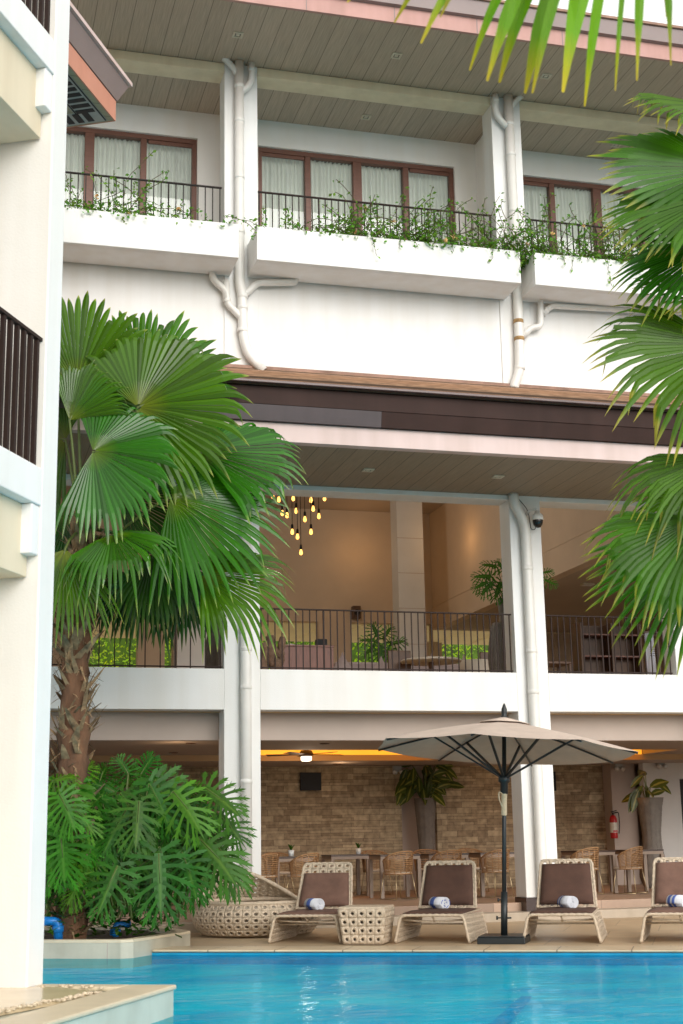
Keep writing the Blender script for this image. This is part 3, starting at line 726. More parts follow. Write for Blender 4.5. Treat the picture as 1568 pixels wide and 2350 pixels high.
for px, py, z, lb in ((546, 79, 14.48, 'square light in the top eave above the left pipe column'), (910, 127, 14.48, 'square light in the top eave midway between the pipe columns'), (1253, 174, 14.48, 'square light in the top eave right of the right pipe column'), (167, 28, 14.48, 'square light in the top eave cut off by the left wing'), (840, 268, 14.361, 'square light in the balcony soffit above the middle window'), (1415, 332, 14.361, 'square light in the balcony soffit above the right window'),
                      (845, 1078, 6.98, 'square light in the lower brown soffit above the bulbs'), (1143, 1093, 6.98, 'square light in the lower brown soffit near the security camera'), (1490, 1109, 6.98, 'square light in the lower brown soffit behind the right palm')):
    p = atz(px, py, z); downlight(p.x, p.y, z, lb)
for px, py, z, lb, lit in ((438, 1705, 2.9, 'nearest small dining spotlight left of the column', 1), (398, 1727, 2.9, 'middle small dining spotlight left of the column', 1), (362, 1747, 2.9, 'farthest small dining spotlight left of the column', 1), (246, 1744, 2.9, 'small dining spotlight beside the palm trunk', 1), (745, 1706, 2.9, 'small unlit dining spotlight in front of the ceiling fan', 0), (773, 1753, 2.79, 'small glowing spotlight over the stone wall', 1), (1163, 1753, 2.79, 'small spotlight behind the parasol pole', 1)):
    p = atz(px, py, z); t = thing('spotlight', lb, 'spotlight', p, 0, 'small round ceiling spotlights in the dining room')
    mb = MB(); mb.lathe([(.05, -.001), (.085, -.001), (.085, -.012), (.05, -.012)], p, 20); obj('trim_ring', mb, M['darkwood'], t)
    mb = MB(); mb.lathe([(0, -.004), (.05, -.004)], p, 16); obj('lens', mb, M['spot'] if lit else M['lens'], t)

# security camera
c = A(1234, 1190, 21.75)
t = thing('security_camera', 'white dome security camera with black glass on the right column', 'camera', (c.x, 22, c.z))
x, z = c.x, c.z
mb = MB(); mb.box(x-.13, x-.09, 21.985, 21.999, z-.04, z+.2); mb.tube([(x-.11, 21.98, z+.1), (x-.10, 21.85, z+.16), (x-.01, 21.76, z+.17), (x, 21.75, z+.12)], .022, 10); obj('bracket', mb, M['pipe'], t)
mb = MB(); mb.lathe([(0, .14), (.04, .13), (.05, .09), (.085, .07), (.098, .02), (.1, -.02), (.09, -.03)], (x, 21.75, z), 24); obj('housing', mb, M['pipe'], t)
mb = MB(); mb.lathe([(.088, -.02), (.088, -.06), (.075, -.11), (.045, -.15), (0, -.165)], (x, 21.75, z), 24); obj('dome', mb, M['glassdark'], t)
mb = MB(); mb.tube(bend([A(1186, 1140, 21.85), A(1212, 1170, 21.9), A(1219, 1215, 21.95), A(1228, 1216, 21.9), (x, 21.76, z+.02)], .1), .006, 6); obj('cable', mb, M['black'], t)

# ------------------------------------------------------------------ left wing
W = thing('wing_building', 'white cream wing building at left edge with dark bar balconies and bracketed beams', 'building', L(11.1, -5.24, 0))
TF = -5.24                                  # its face
s1, s0 = 11.13, 10.84
mb = MB(); mb.lbox(s0, s1, TF-1.6, TF, .2, 13.2); obj('pier', mb, [M['white']], W, bevel=.012)
mb = MB(); mb.lbox(s0-.004, s0, TF-1.6, TF-.012, .2, 13.2); obj('pier_side', mb, M['cream'], W)
for zt, zb, bb, bz in ((8.50, 8.16, 7.53, 7.78), (4.44, 4.11, 3.28, 3.53)):
    if zt < 5: bb, bz = 3.50, 3.68
    mb = MB(); mb.lbox(4, s0-.004, TF-.3, TF, zb, zt); obj('slab_band', mb, M['white'], W, bevel=.01)
    mb = MB(); mb.lbox(4, s0-.02, TF-.8, TF-.11, bb, zb-.002); obj('beam', mb, M['tan'], W, bevel=.006)
    mb = MB(); mb.lbox(s0-.15, s0-.006, TF-.17, TF-.015, bz, zb-.003); obj('bracket', mb, M['white'], W, bevel=.01)
    mb = MB(); mb.lbox(4, s0-.03, TF-3, TF-.8, bb-.02, bb-.005); obj('soffit', mb, M['soffit_wing'], W)
    mb = MB(); mb.lbox(4, s0-.01, TF-3, TF-.3, zb+.02, zb+.1); obj('balcony_floor', mb, M['taupe'], W)
for zb, zt, lb in ((4.44, 5.62, 'dark bar balcony railing on the lower balcony of the left wing'), (8.50, 9.7, 'dark bar balcony railing at the top left corner')):
    t = thing('wing_railing', lb, 'railing', L(9, TF-.06, zb), 0, 'dark railings of the left wing')
    mb = MB(); mb.lbox(4, s0-.005, TF-.085, TF-.035, zt-.03, zt); obj('handrail', mb, M['ironbrown'], t)
    for i in range(34):
        s = s0-.06-i*.125
        mb = MB(); mb.lbox(s-.02, s+.02, TF-.083, TF-.045, zb, zt-.03); obj('baluster', mb, M['ironbrown'], t)
mb = MB(); mb.lbox(4, s0-.01, TF-2.6, TF-2.5, 3.5, 13); obj('wing_wall', mb, M['cream'], W)
# roof eave of the wing
zr = 11.0
tip = atz(265.6, 278.1, zr); ts, tt = tip.dot(U), tip.dot(N)
mb = MB()
mb.lbox(ts-6, ts-.02, tt-4, tt-.02, zr+.004, zr+.03); e = obj('eave_soffit', mb, M['soffit_wing'], W)
mb = MB()
for i in range(11): mb.lbox(ts-.42-i*.145, ts-.33-i*.145, tt-.42, tt-.16, zr-.006, zr-.001)
for i in range(10): mb.lbox(ts-.33, ts-.09, tt-.36-i*.145, tt-.27-i*.145, zr-.006, zr-.001)
mb.lbox(ts-2.05, ts-.3, tt-.45, tt-.43, zr-.005, zr+.002); mb.lbox(ts-2.05, ts-.06, tt-.13, tt-.11, zr-.005, zr+.002); obj('vent_grille', mb, M['black'], e)
mb = MB(); mb.lbox(ts-2.1, ts-.05, tt-.46, tt-.10, zr+.0, zr+.0035); mb.lbox(ts-.35, ts-.05, tt-2, tt-.46, zr+.0, zr+.0035); obj('vent_panel', mb, M['grey'], e)
mb = MB(); mb.lbox(ts-6, ts, tt-.02, tt, zr, zr+.30); mb.lbox(ts-.02, ts, tt-4, tt-.02, zr, zr+.30); obj('eave_fascia', mb, M['salmon'], W)
mb = MB()
mb.hexa([L(ts-6, tt-.3, zr+.31), L(ts-6, tt+.015, zr+.31), L(ts+.015, tt+.015, zr+.31), L(ts+.015, tt-.3, zr+.31), L(ts-6, tt-.3, zr+.57), L(ts-6, tt+.13, zr+.57), L(ts+.13, tt+.13, zr+.57), L(ts+.13, tt-.3, zr+.57)])
obj('eave_gutter', mb, M['mauve'], W)
mb = MB(); mb.lbox(ts-6, ts+.17, tt-4, tt+.17, zr+.585, zr+.645); mb.lbox(ts-6, ts, tt-4, tt-.3, zr+.03, zr+.585); obj('eave_roof', mb, M['pinkpale'], W)

# platform the wing stands on
mb = MB(); mb.lbox(4, 11.15, -12, -4.13, -1.2, .165); struct('terrace_platform', mb, M['platface'])
mb = MB(); mb.lbox(4, 11.17, -4.50, -4.11, .169, .205); mb.lbox(10.98, 11.17, -12, -4.50, .169, .205); struct('platform_coping', mb, M['curbtop'], bevel=.012)
mb = MB()
mb.prism([(p.x, p.y) for p in (L(4, -12, 0), L(4, -6.5, 0), L(8.9, -4.80, 0), L(10.55, -4.53, 0), L(10.93, -5.0, 0), L(10.93, -12, 0))], .169, .208); struct('platform_paving', mb, M['platform'], bevel=.006)
mb = MB(); rng = random.Random(3)
for i in range(420):
    k = rng.random(); s = 6.5+4.1*k; t0 = -4.52 - max(0, (10.55-s))*.165
    if rng.random() < .10: s = rng.uniform(10.94, 10.97); t0 = rng.uniform(-6, -4.6)
    p = L(s+rng.uniform(-.02, .02), t0+rng.uniform(-.03, .015), .2+rng.uniform(-.006, .012)); r = rng.uniform(.012, .024)
    mb.lathe([(0, -r*.6), (r*.8, -r*.3), (r, 0), (r*.7, r*.45), (0, r*.6)], p, 7)
o = obj('pebble_strip', mb, M['pebble']); o['kind'] = 'stuff'; o['label'] = 'strip of pale and ochre pebbles in the platform edge'; 

# ------------------------------------------------------------------ planter bed
t = thing('planter_curb', 'low pale tiled planter wall at the pool corner holding the palm', 'planter', L(16.5, -7.5, 0))
po = [L(16.5, -14, 0), L(16.5, -6.78, 0), L(16.6, -6.66, 0), L(18.15, -6.5, 0), L(18.3, -6.6, 0), L(19.6, -7.6, 0), L(19.6, -14, 0)]
pi = [L(16.66, -14, 0), L(16.66, -6.88, 0), L(16.72, -6.80, 0), L(18.1, -6.66, 0), L(18.2, -6.72, 0), L(19.45, -7.7, 0), L(19.45, -14, 0)]
mb = MB(); mc = MB()
for i in range(6):
    a, b, c, d = po[i], po[i+1], pi[i+1], pi[i]
    V3 = lambda p, z: (p.x, p.y, z)
    mb.hexa([V3(a, -1), V3(b, -1), V3(c, -1), V3(d, -1), V3(a, .15), V3(b, .15), V3(c, .15), V3(d, .15)])
    mc.hexa([V3(a, .152), V3(b, .152), V3(c, .152), V3(d, .152), V3(a, .185), V3(b, .185), V3(c, .185), V3(d, .185)])
obj('curb_wall', mb, M['curbtile'], t); obj('capstone', mc, M['curbtop'], t)
mb = MB()
for tt_ in (-9.6, -8.7, -7.8, -6.95): mb.lbox(16.497, 16.5, tt_-.006, tt_+.006, -.1, .15)
obj('tile_joint', mb, M['taupe'], t)
mb = MB(); mb.prism([(p.x, p.y) for p in pi], -.3, .12); obj('soil_bed', mb, M['soil'], t)
for i, (pts, lb) in enumerate((([(80, 2114), (134, 2114), (134, 2158)], 'bright blue bent pipe at the left end of the planter'), ([(265, 2150), (265, 2122), (300, 2120)], 'blue pipe half hidden under the philodendron leaves'))):
    P = [at(a, b, 18.45 if i == 0 else 18.75) for a, b in pts]
    mb = MB(); mb.tube(bend(P, .06), .055 if i == 0 else .04, 12); mb.lathe([(.058, -.04), (.07, -.035), (.07, .035), (.058, .04)], P[1]+Vector((0, 0, -.09)), 14)
    tag(obj('water_pipe', mb, M['bluepipe'], loc=P[0]), lb, 'pipe', 'blue pipes in the planter')

# ------------------------------------------------------------------ plants
def frond(mb, hub, axis, normal, Rr, spread, nseg, split=.5, droop=.15, tipdroop=.2, fold=.12, tiplen=.0, seed=0, bent=.12, wmul=1.0, hueb=.5):
    rng = random.Random(seed); e1 = Vector(axis).normalized(); e3 = Vector(normal); e3 = (e3-e1*e3.dot(e1)).normalized(); e2 = e3.cross(e1)
    S = R(spread); da = S/(nseg-.5)*wmul
    fr = (.03, .28, split, split+(1-split)*.35, split+(1-split)*.62, split+(1-split)*.84, 1.0)
    for i in range(nseg):
        a = -S+2*S*i/(nseg-1); ln = Rr*(.72+.28*math.cos(a*.62))*rng.uniform(.92, 1.06)
        g = rng.random(); isb = rng.random() < bent; td = tipdroop*rng.uniform(.4, 1.7); sw = rng.uniform(-.03, .03); bpos = split+(1-split)*rng.uniform(.2, .55)
        rows = []
        for r in fr:
            hw = r*math.tan(da) if r <= split else split*math.tan(da)*max(0.0, 1-((r-split)/(1-split))**2.1)**.9
            aa = a+sw*max(0, r-split)*2
            d = e1*math.cos(aa)+e2*math.sin(aa); w = -e1*math.sin(aa)+e2*math.cos(aa)
            p = hub+d*(ln*r)+e3*(-fold*ln*r*abs(math.sin(aa))+.12*ln*r*(1-r))
            p.z -= droop*ln*r*r
            x = max(0, (r-split)/(1-split))
            p.z -= td*ln*x*x
            if isb and r > bpos:
                q = hub+d*(ln*bpos)+e3*(-fold*ln*bpos*abs(math.sin(aa))); q.z -= droop*ln*bpos*bpos
                p = q+d*(ln*(r-bpos)*.25)+Vector((0, 0, -1))*(ln*(r-bpos)*.95)
            rows.append((p, w*(hw*ln), e3*(hw*ln*.55), max(r, .95) if isb and r > bpos+.05 else r))
        pr = None
        for p, w, up, r in rows:
            mb.cur = (max(.01, r), g, hueb)
            if w.length < 1e-4: cur = (mb.vert(p),)*3
            else: cur = (mb.vert(p-w), mb.vert(p+up), mb.vert(p+w))
            if pr:
                for k in (0, 1):
                    q = [pr[k], pr[k+1], cur[k+1], cur[k]]
                    if q[2] == q[3]: q = q[:3]
                    mb.face(q, 0, False)
            pr = cur
    mb.cur = (0, 0, 0)


def palm_frond(tree, crown, hubp, ang, Rr, tilt, lean=0, m='palm', spread=95, nseg=44, seed=0, tocam=None, pet=True, **k):
    """hubp: leaf base; ang: direction of the middle rib seen from the pool side; tilt: how much the blade faces the pool side"""
    hub = Vector(hubp); c = Vector((0, -1, 0)) if tocam is None else tocam; r = Vector((-c.y, c.x, 0)).normalized(); z = Vector((0, 0, 1))
    a = R(ang); l = R(lean)
    axis = (r*math.cos(a)+z*math.sin(a))*math.cos(l)+c*math.sin(l)
    up = z*.6+c*.4
    nrm = c*math.cos(R(tilt))+z*math.sin(R(tilt))
    mb = MB(); frond(mb, hub, axis, nrm, Rr, spread, nseg, seed=seed, hueb=random.Random(seed).random(), **k)
    f = obj('frond', mb, M[m], tree)
    if pet:
        mid = crown.lerp(hub, .5)+Vector((0, 0, .12))
        mb = MB(); mb.tube([crown, crown.lerp(mid, .6)+Vector((0, 0, .05)), mid, hub.lerp(mid, .4)+Vector((0, 0, .03)), hub, hub+axis*Rr*.12], [.03, .024, .02, .018, .016, .006], 6); obj('petiole', mb, M['stem'], f)
    return f


# left palm
Yp = 18.6
base = at(163, 2172, Yp); base.z = .12; crown = at(190, 1235, Yp)
T = thing('fan_palm_tree', 'large fan palm with shaggy brown trunk in the planter beside the left wing', 'palm tree', base)
rng = random.Random(11)
ctr = [(163, 2172), (166, 1950), (168, 1750), (172, 1600), (176, 1480), (182, 1380), (188, 1290), (190, 1235)]
wid = [.19, .19, .185, .18, .19, .2, .17, .1]
pts = []; rad = []
for i in range(len(ctr)-1):
    for k in range(7):
        f = k/7; a, b = ctr[i], ctr[i+1]
        p = at(a[0]*(1-f)+b[0]*f, a[1]*(1-f)+b[1]*f, Yp); pts.append(p); rad.append((wid[i]*(1-f)+wid[i+1]*f)*rng.uniform(.86, 1.06)*(1.0 if k % 3 else 1.1))
mb = MB(); mb.tube(pts, rad, 16)
for v in mb.v: v += Vector((rng.uniform(-1, 1), rng.uniform(-1, 1), rng.uniform(-1, 1)))*.018
tr = obj('trunk', mb, M['bark'], T)
mb = MB(); fb = MB()
for i in range(620):
    k = rng.random()**.8; f = k*(len(pts)-1); j = min(len(pts)-2, int(f)); p = pts[j].lerp(pts[j+1], f-j); r = rad[j]
    an = rng.uniform(0, 2*math.pi); o_ = Vector((math.cos(an), math.sin(an), 0)); tn = Vector((-math.sin(an), math.cos(an), 0))
    big = rng.random() < .4
    ln = rng.uniform(.2, .42) if big else rng.uniform(.12, .3); w = rng.uniform(.03, .07) if big else rng.uniform(.006, .02)
    st = p+o_*(r*.92); dr = (Vector((0, 0, rng.uniform(.55, 1))) if big else Vector((0, 0, rng.uniform(-.9, .6))))+o_*rng.uniform(.15, .5)+tn*rng.uniform(-.6, .6); dr.normalize()
    s_ = tn*w; q = st+dr*ln*.55+o_*.01; e_ = st+dr*ln+o_*rng.uniform(.0, .08)+Vector((0, 0, -.04 if not big else 0))
    m_ = mb if big else fb
    i0 = [m_.vert(x) for x in (st-s_, st+s_, q+s_*.75, q-s_*.75, e_+s_*.2, e_-s_*.2)]
    m_.face(i0[:4]); m_.face((i0[3], i0[2], i0[4], i0[5]))
for o in (obj('leaf_boot', mb, M['fiber'], tr), obj('trunk_fibre', fb, M['fiber'], tr)): o['kind'] = 'stuff'
TC = Vector((math.sin(R(-5)), -math.cos(R(-5)), -.05)).normalized()
FR = [  # hub px, py, depth offset, angle, R px, tilt, lean, spread, droop, tipdroop, bent
    (177, 882, .25, 96, 215, 8, 5, 120, .0, .06, .05),
    (318, 930, .5, 78, 262, 12, -8, 62, .02, .08, .03),
    (317, 934, -.35, 22, 238, 16, 12, 118, .04, .15, .12),
    (214, 1036, -.6, -2, 182, 20, 18, 112, .12, .22, .16),
    (455, 1042, -.15, 14, 232, 48, -4, 78, .06, .2, .16),
    (392, 1142, -.45, -14, 246, 30, 10, 84, .12, .12, .12),
    (258, 1228, -.7, -14, 150, 52, 40, 120, .32, .55, .3),
    (463, 1318, -.5, 2, 205, 46, 14, 84, .14, .34, .26),
    (150, 1260, -.6, -100, 175, 26, 20, 55, .1, .2, .1),
    (350, 1270, -.2, -55, 150, 34, 5, 85, .1, .25, .15),
    (320, 1300, .4, -50, 160, 26, 0, 95, .12, .25, .1),
    (420, 1320, .35, -70, 135, 24, 0, 80, .1, .2, .1),
    (270, 1140, .5, 12, 190, 40, -10, 95, .15, .3, .1),
    (150, 1010, .55, 170, 210, 20, 0, 100, .1, .2, .1),
    (250, 1300, .5, -80, 120, 22, -5, 60, .1, .2, .1),
    (160, 1180, .2, 200, 150, 22, 10, 70, .1, .2, .1),
    (285, 985, .65, 58, 190, 18, -12, 85, .05, .12, .05),
    (160, 965, -.2, 62, 150, 30, 15, 50, .1, .2, .2),
]
for i, (px, py, dy, ang, rp, tilt, lean, spr, dr, td, bt) in enumerate(FR):
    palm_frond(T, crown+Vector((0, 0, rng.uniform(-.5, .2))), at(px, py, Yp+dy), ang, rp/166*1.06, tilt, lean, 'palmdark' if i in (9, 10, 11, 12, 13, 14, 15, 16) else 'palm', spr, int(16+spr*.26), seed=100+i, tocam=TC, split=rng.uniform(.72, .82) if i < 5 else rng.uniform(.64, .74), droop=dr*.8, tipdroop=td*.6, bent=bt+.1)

# right palm, its trunk just outside the frame
Yr = 11.0
crown2 = at(1790, 980, Yr); b2 = Vector((crown2.x+.1, crown2.y, -.02))
T2 = thing('fan_palm_tree', 'fan palm reaching in from the right edge with sunlit drooping fronds', 'palm tree', b2)
pts = [b2.lerp(crown2, k/14) for k in range(15)]
mb = MB(); mb.tube(pts, [.2*rng.uniform(.9, 1.1) for _ in pts], 14); obj('trunk', mb, M['bark'], T2)
FR2 = [
    (1655, 390, 0, 178, 320, 34, 4, 72, .02, .06, .06),
    (1640, 455, -.25, 196, 290, 44, 5, 62, .05, .1, .08),
    (1650, 560, .1, 205, 270, 45, 0, 55, .1, .12, .05),
    (1690, 662, .2, 178, 265, 52, 6, 42, .02, .1, .12),
    (1660, 800, .0, 186, 350, 30, 12, 66, .10, .22, .22),
    (1650, 1050, -.2, 206, 260, 48, 10, 58, .12, .3, .3),
    (1610, 1190, -.3, 222, 270, 34, 14, 62, .10, .28, .32),
    (1640, 1235, .25, 224, 330, 28, 6, 50, .06, .10, .06),
    (1640, 1120, .4, 208, 220, 30, 0, 50, .1, .2, .2),
    (1650, 250, .1, 168, 250, 55, 0, 55, .04, .15, .2),
    (1660, 500, .2, 186, 270, 50, 0, 60, .05, .1, .05),
]
TC2 = Vector((-.25, -1, -.05)).normalized()
for i, (px, py, dy, ang, rp, tilt, lean, spr, dr, td, bt) in enumerate(FR2):
    hub = at(px, py, Yr+dy)
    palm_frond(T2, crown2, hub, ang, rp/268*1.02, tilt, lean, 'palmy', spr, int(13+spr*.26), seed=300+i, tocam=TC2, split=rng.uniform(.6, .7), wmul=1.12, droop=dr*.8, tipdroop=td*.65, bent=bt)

# nearest palm: only the hanging tips of one frond
Yf = 5.2
hub = at(1500, -420, Yf)
T3 = thing('overhanging_palm', 'out of focus yellow tipped palm frond hanging into the top right corner', 'palm tree', at(2050, -300, Yf)*1.0)
mb = MB(); rng = random.Random(5)
TIPS = [(797, 6, 22), (905, 52, 26), (966, 100, 30), (1010, 40, 26), (1078, 162, 26), (1118, 186, 40), (1146, 190, 40), (1205, 215, 46), (1222, 214, 30), (1292, 212, 52), (1342, 244, 32), (1412, 208, 18), (1462, 185, 26), (1540, 150, 22), (1530, 40, 30)]
for i, (tx, ty, w) in enumerate(TIPS):
    tip = at(tx, ty, Yf+rng.uniform(-.25, .35)); c0 = at(tx+.30*(1500-tx), -420+.28*(ty+420), Yf+rng.uniform(-.2, .2))
    pr = None; g = rng.random(); n = 12
    for k in range(n+1):
        f = k/n; p = hub*(1-f)**2+c0*2*f*(1-f)+tip*f*f
        d = ((c0-hub)*(1-f)+(tip-c0)*f).normalized(); v = (Vector((0, -1, 0))).cross(d).normalized(); v = (v*.9+FW*.4*rng.choice((-1, 1))*.5).normalized()
        hw = w/FPX*Yf*.56*(min(1, .15+f*1.6) if f < .8 else max(.12, 1-(f-.8)/.2*.85)); up = FW*(-hw*.6)
        mb.cur = (max(.01, .25+.75*f**1.5), g, .6)
        cur = (mb.vert(p-v*hw), mb.vert(p+up), mb.vert(p+v*hw))
        if pr:
            for q in (0, 1): mb.face((pr[q], pr[q+1], cur[q+1], cur[q]))
        pr = cur
fo = obj('frond', mb, M['palmfg'], T3)
mb = MB(); mb.tube([at(2050, -300, Yf), at(1800, -460, Yf), hub], [.05, .03, .015], 8); obj('petiole', mb, M['stem'], fo)
b3 = at(2050, -300, Yf)
mb = MB(); mb.tube([(b3.x, b3.y, 0), (b3.x+.05, b3.y, 1.5), (b3.x, b3.y, b3.z)], [.2, .18, .16], 12); obj('trunk', mb, M['bark'], T3)


def lobed_leaf(mb, base, axis, normal, Ln, seed=0, lobes=9, droop=.25, wid=.62, hueb=.5, fold=.18):
    rng = random.Random(seed); e1 = Vector(axis).normalized(); e3 = Vector(normal); e3 = (e3-e1*e3.dot(e1)).normalized(); e2 = e3.cross(e1)
    def P(x, y, up=0):
        d2 = (x*x+y*y)
        p = base+e1*(x*Ln)+e2*(y*Ln)+e3*((up-fold*abs(y))*Ln); p.z -= droop*Ln*d2
        return p
    # blade along the rib
    n = 10; pr = None
    for i in range(n+1):
        x = i/n*.93-.02; w = .105*(math.sin(math.pi*min(1, .16+i/n*.84)))**.7+.012
        mb.cur = (.16, .5, hueb); c = mb.vert(P(x, 0, -.005)); mb.cur = (.5, rng.random(), hueb)
        cur = (mb.vert(P(x, -w)), c, mb.vert(P(x, w)))
        if pr:
            mb.face((pr[0], pr[1], cur[1], cur[0])); mb.face((pr[1], pr[2], cur[2], cur[1]))
        pr = cur
    for sd in (-1, 1):
        for i in range(lobes):
            t = i/(lobes-1); x0 = -.05+.88*t; an = R(128-104*t**.8+rng.uniform(-5, 5))
            ln = wid*(.62+.5*math.sin(math.pi*(.18+.62*t)))*rng.uniform(.86, 1.08)*(1-.45*t**3)
            if i == 0: ln *= .8
            dx, dy = math.cos(an), math.sin(an)*sd; g = rng.random(); w0 = .043*(1-.35*t)
            pr = None
            for f, ww in ((0, 1.0), (.35, .72), (.6, .95), (.78, .8), (.9, .5), (1, 0)):
                bx = x0+dx*(f*ln)+.06*f*f*ln; by = sd*.05+dy*(f*ln); up = -.05*f*f
                hw = w0*ww; px, py = -dy, dx
                mb.cur = (.3+.6*f, g, hueb)
                if hw == 0: cur = (mb.vert(P(bx, by, up)),)*2
                else: cur = (mb.vert(P(bx-px*hw, by-py*hw, up)), mb.vert(P(bx+px*hw, by+py*hw, up+.012)))
                if pr:
                    q = [pr[0], pr[1], cur[1], cur[0]]
                    if q[2] == q[3]: q = q[:3]
                    mb.face(q)
                if f in (.6, .78):        # side teeth
                    for s2 in (-1, 1):
                        tb = (bx+px*hw*s2, by+py*hw*s2); tl = ln*.17
                        te = (tb[0]+(dx*.75+px*s2*.6)*tl, tb[1]+(dy*.75+py*s2*.6)*tl); tc = (tb[0]-dx*.045, tb[1]-dy*.045)
                        mb.face((mb.vert(P(tb[0], tb[1], up+.004)), mb.vert(P(te[0], te[1], up)), mb.vert(P(tc[0], tc[1], up+.004))))
                pr = cur
    mb.cur = (.4, .5, hueb)
    mb.face((mb.vert(P(.9, -.02)), mb.vert(P(1.08, 0, -.03)), mb.vert(P(.9, .02))))
    mb.cur = (0, 0, 0)


def philo(label, root, leaves, seed, m='philo', back=0, backbox=None, young=()):
    t = thing('philodendron', label, 'shrub', root, 0, 'philodendron shrubs in the planter')
    rng = random.Random(seed)
    A_ = MB(); B_ = MB(); S_ = MB(); r = RT.copy(); r.z = 0; r.normalize(); cc = Vector((-FW.x, -FW.y, 0)).normalized(); z = Vector((0, 0, 1))
    full = list(leaves)
    for k in range(back):
        x0, x1, y0, y1 = backbox
        full.append((rng.uniform(x0, x1), rng.uniform(y0, y1), rng.uniform(18.2, 19.0), rng.uniform(-150, -20), rng.uniform(85, 135)))
    for k, (px, py, Y, ang, lp) in enumerate(full):
        b = at(px, py, Y); a = R(ang); tilt = R(rng.uniform(18, 50)); lean = R(rng.uniform(0, 22))
        axis = (r*math.cos(a)+z*math.sin(a))*math.cos(lean)+cc*math.sin(lean); nrm = cc*math.cos(tilt)+z*math.sin(tilt)+r*rng.uniform(-.35, .35)
        tgt = B_ if k in young else A_
        lp *= rng.uniform(.66, .92); b = b+Vector((rng.uniform(-.03, .03), .18, rng.uniform(-.02, .05)+(.22 if py > 1950 else .0)))
        lobed_leaf(tgt, b, axis, nrm, lp/163, seed*50+k, rng.choice((8, 9, 10)), rng.uniform(.1, .3), rng.uniform(.5, .62), rng.random(), rng.uniform(.08, .25))
        rt = Vector(root)+Vector((rng.uniform(-.25, .25), rng.uniform(-.15, .15), rng.uniform(.1, .4)))
        md = rt.lerp(b, .55)+Vector((0, .12, .18))
        S_.tube([rt, md, b, b+axis*(lp/163*.5)], [.014, .011, .009, .004], 5)
    obj('leaves', A_, M[m], t)
    if B_.v: obj('young_leaves', B_, M['philol'], t)
    obj('stems', S_, M['stem'], t)
    return t


philo('broad dark philodendron in the middle of the planter below the palm', at(270, 2135, 18.35), [
    (328, 1838, 17.9, -92, 118), (292, 1868, 18.1, -118, 122), (262, 1812, 18.5, 150, 80), (352, 1806, 18.1, -60, 120), (398, 1822, 18.0, -48, 118),
    (366, 2000, 17.7, -86, 130), (276, 2032, 17.75, -112, 132), (368, 1940, 18.2, -70, 95), (230, 1835, 18.4, -140, 110), (300, 1800, 18.6, 85, 78), (236, 1795, 18.6, 70, 66), (330, 1780, 18.7, 60, 70),
    (240, 1940, 18.2, -110, 118), (330, 1930, 18.3, -100, 120), (352, 2060, 18.1, -100, 75), (300, 1780, 18.5, 120, 70)], 3, back=34, backbox=(190, 420, 1790, 1985), young=(4,))
philo('philodendron at the left end of the planter against the white wing', at(140, 2140, 18.4), [
    (144, 1820, 17.9, -60, 110), (146, 1920, 17.9, -82, 118), (120, 1790, 18.2, 20, 80), (160, 1850, 18.1, -40, 110), (115, 1870, 18.1, -120, 110), (208, 1985, 18.1, -95, 100), (190, 2060, 18.0, -120, 70), (100, 1970, 18.1, -70, 110), (176, 1790, 18.4, 40, 70)],
      5, m='philol', back=18, backbox=(95, 205, 1800, 2000), young=())
philo('philodendron leaning right over the woven daybed and column', at(385, 2140, 18.6), [
    (480, 1806, 18.1, -34, 140), (466, 1920, 17.95, -44, 138), (512, 1870, 18.3, -46, 118), (425, 2000, 17.9, -66, 124), (505, 1980, 18.1, -52, 125), (440, 1870, 18.4, -40, 110), (420, 1835, 18.5, 40, 70), (455, 1960, 18.4, -70, 120), (400, 1900, 18.3, -85, 110)],
      8, back=12, backbox=(380, 490, 1830, 1990))
# small ground plants in the planter
mb = MB(); rng = random.Random(21)
for k in range(900):
    px = rng.uniform(100, 410); b = at(px, rng.uniform(2040, 2150), rng.uniform(18.2, 19.0)-(.0 if px > 290 else .0)); a = rng.uniform(0, 6.28)
    d = Vector((math.cos(a), math.sin(a)*.6-.3, rng.uniform(-.2, .7))).normalized(); s = Vector((-d.y, d.x, .1)).normalized(); l_ = rng.uniform(.08, .2)
    mb.cur = (rng.uniform(.3, .8), rng.random(), rng.random())
    i = [mb.vert(p) for p in (b, b+d*l_*.5+s*l_*.25, b+d*l_, b+d*l_*.5-s*l_*.25)]; mb.face(i)
o = obj('ground_cover', mb, M['philo']); o['kind'] = 'stuff'; o['label'] = 'small leafy ground cover along the planter curb'

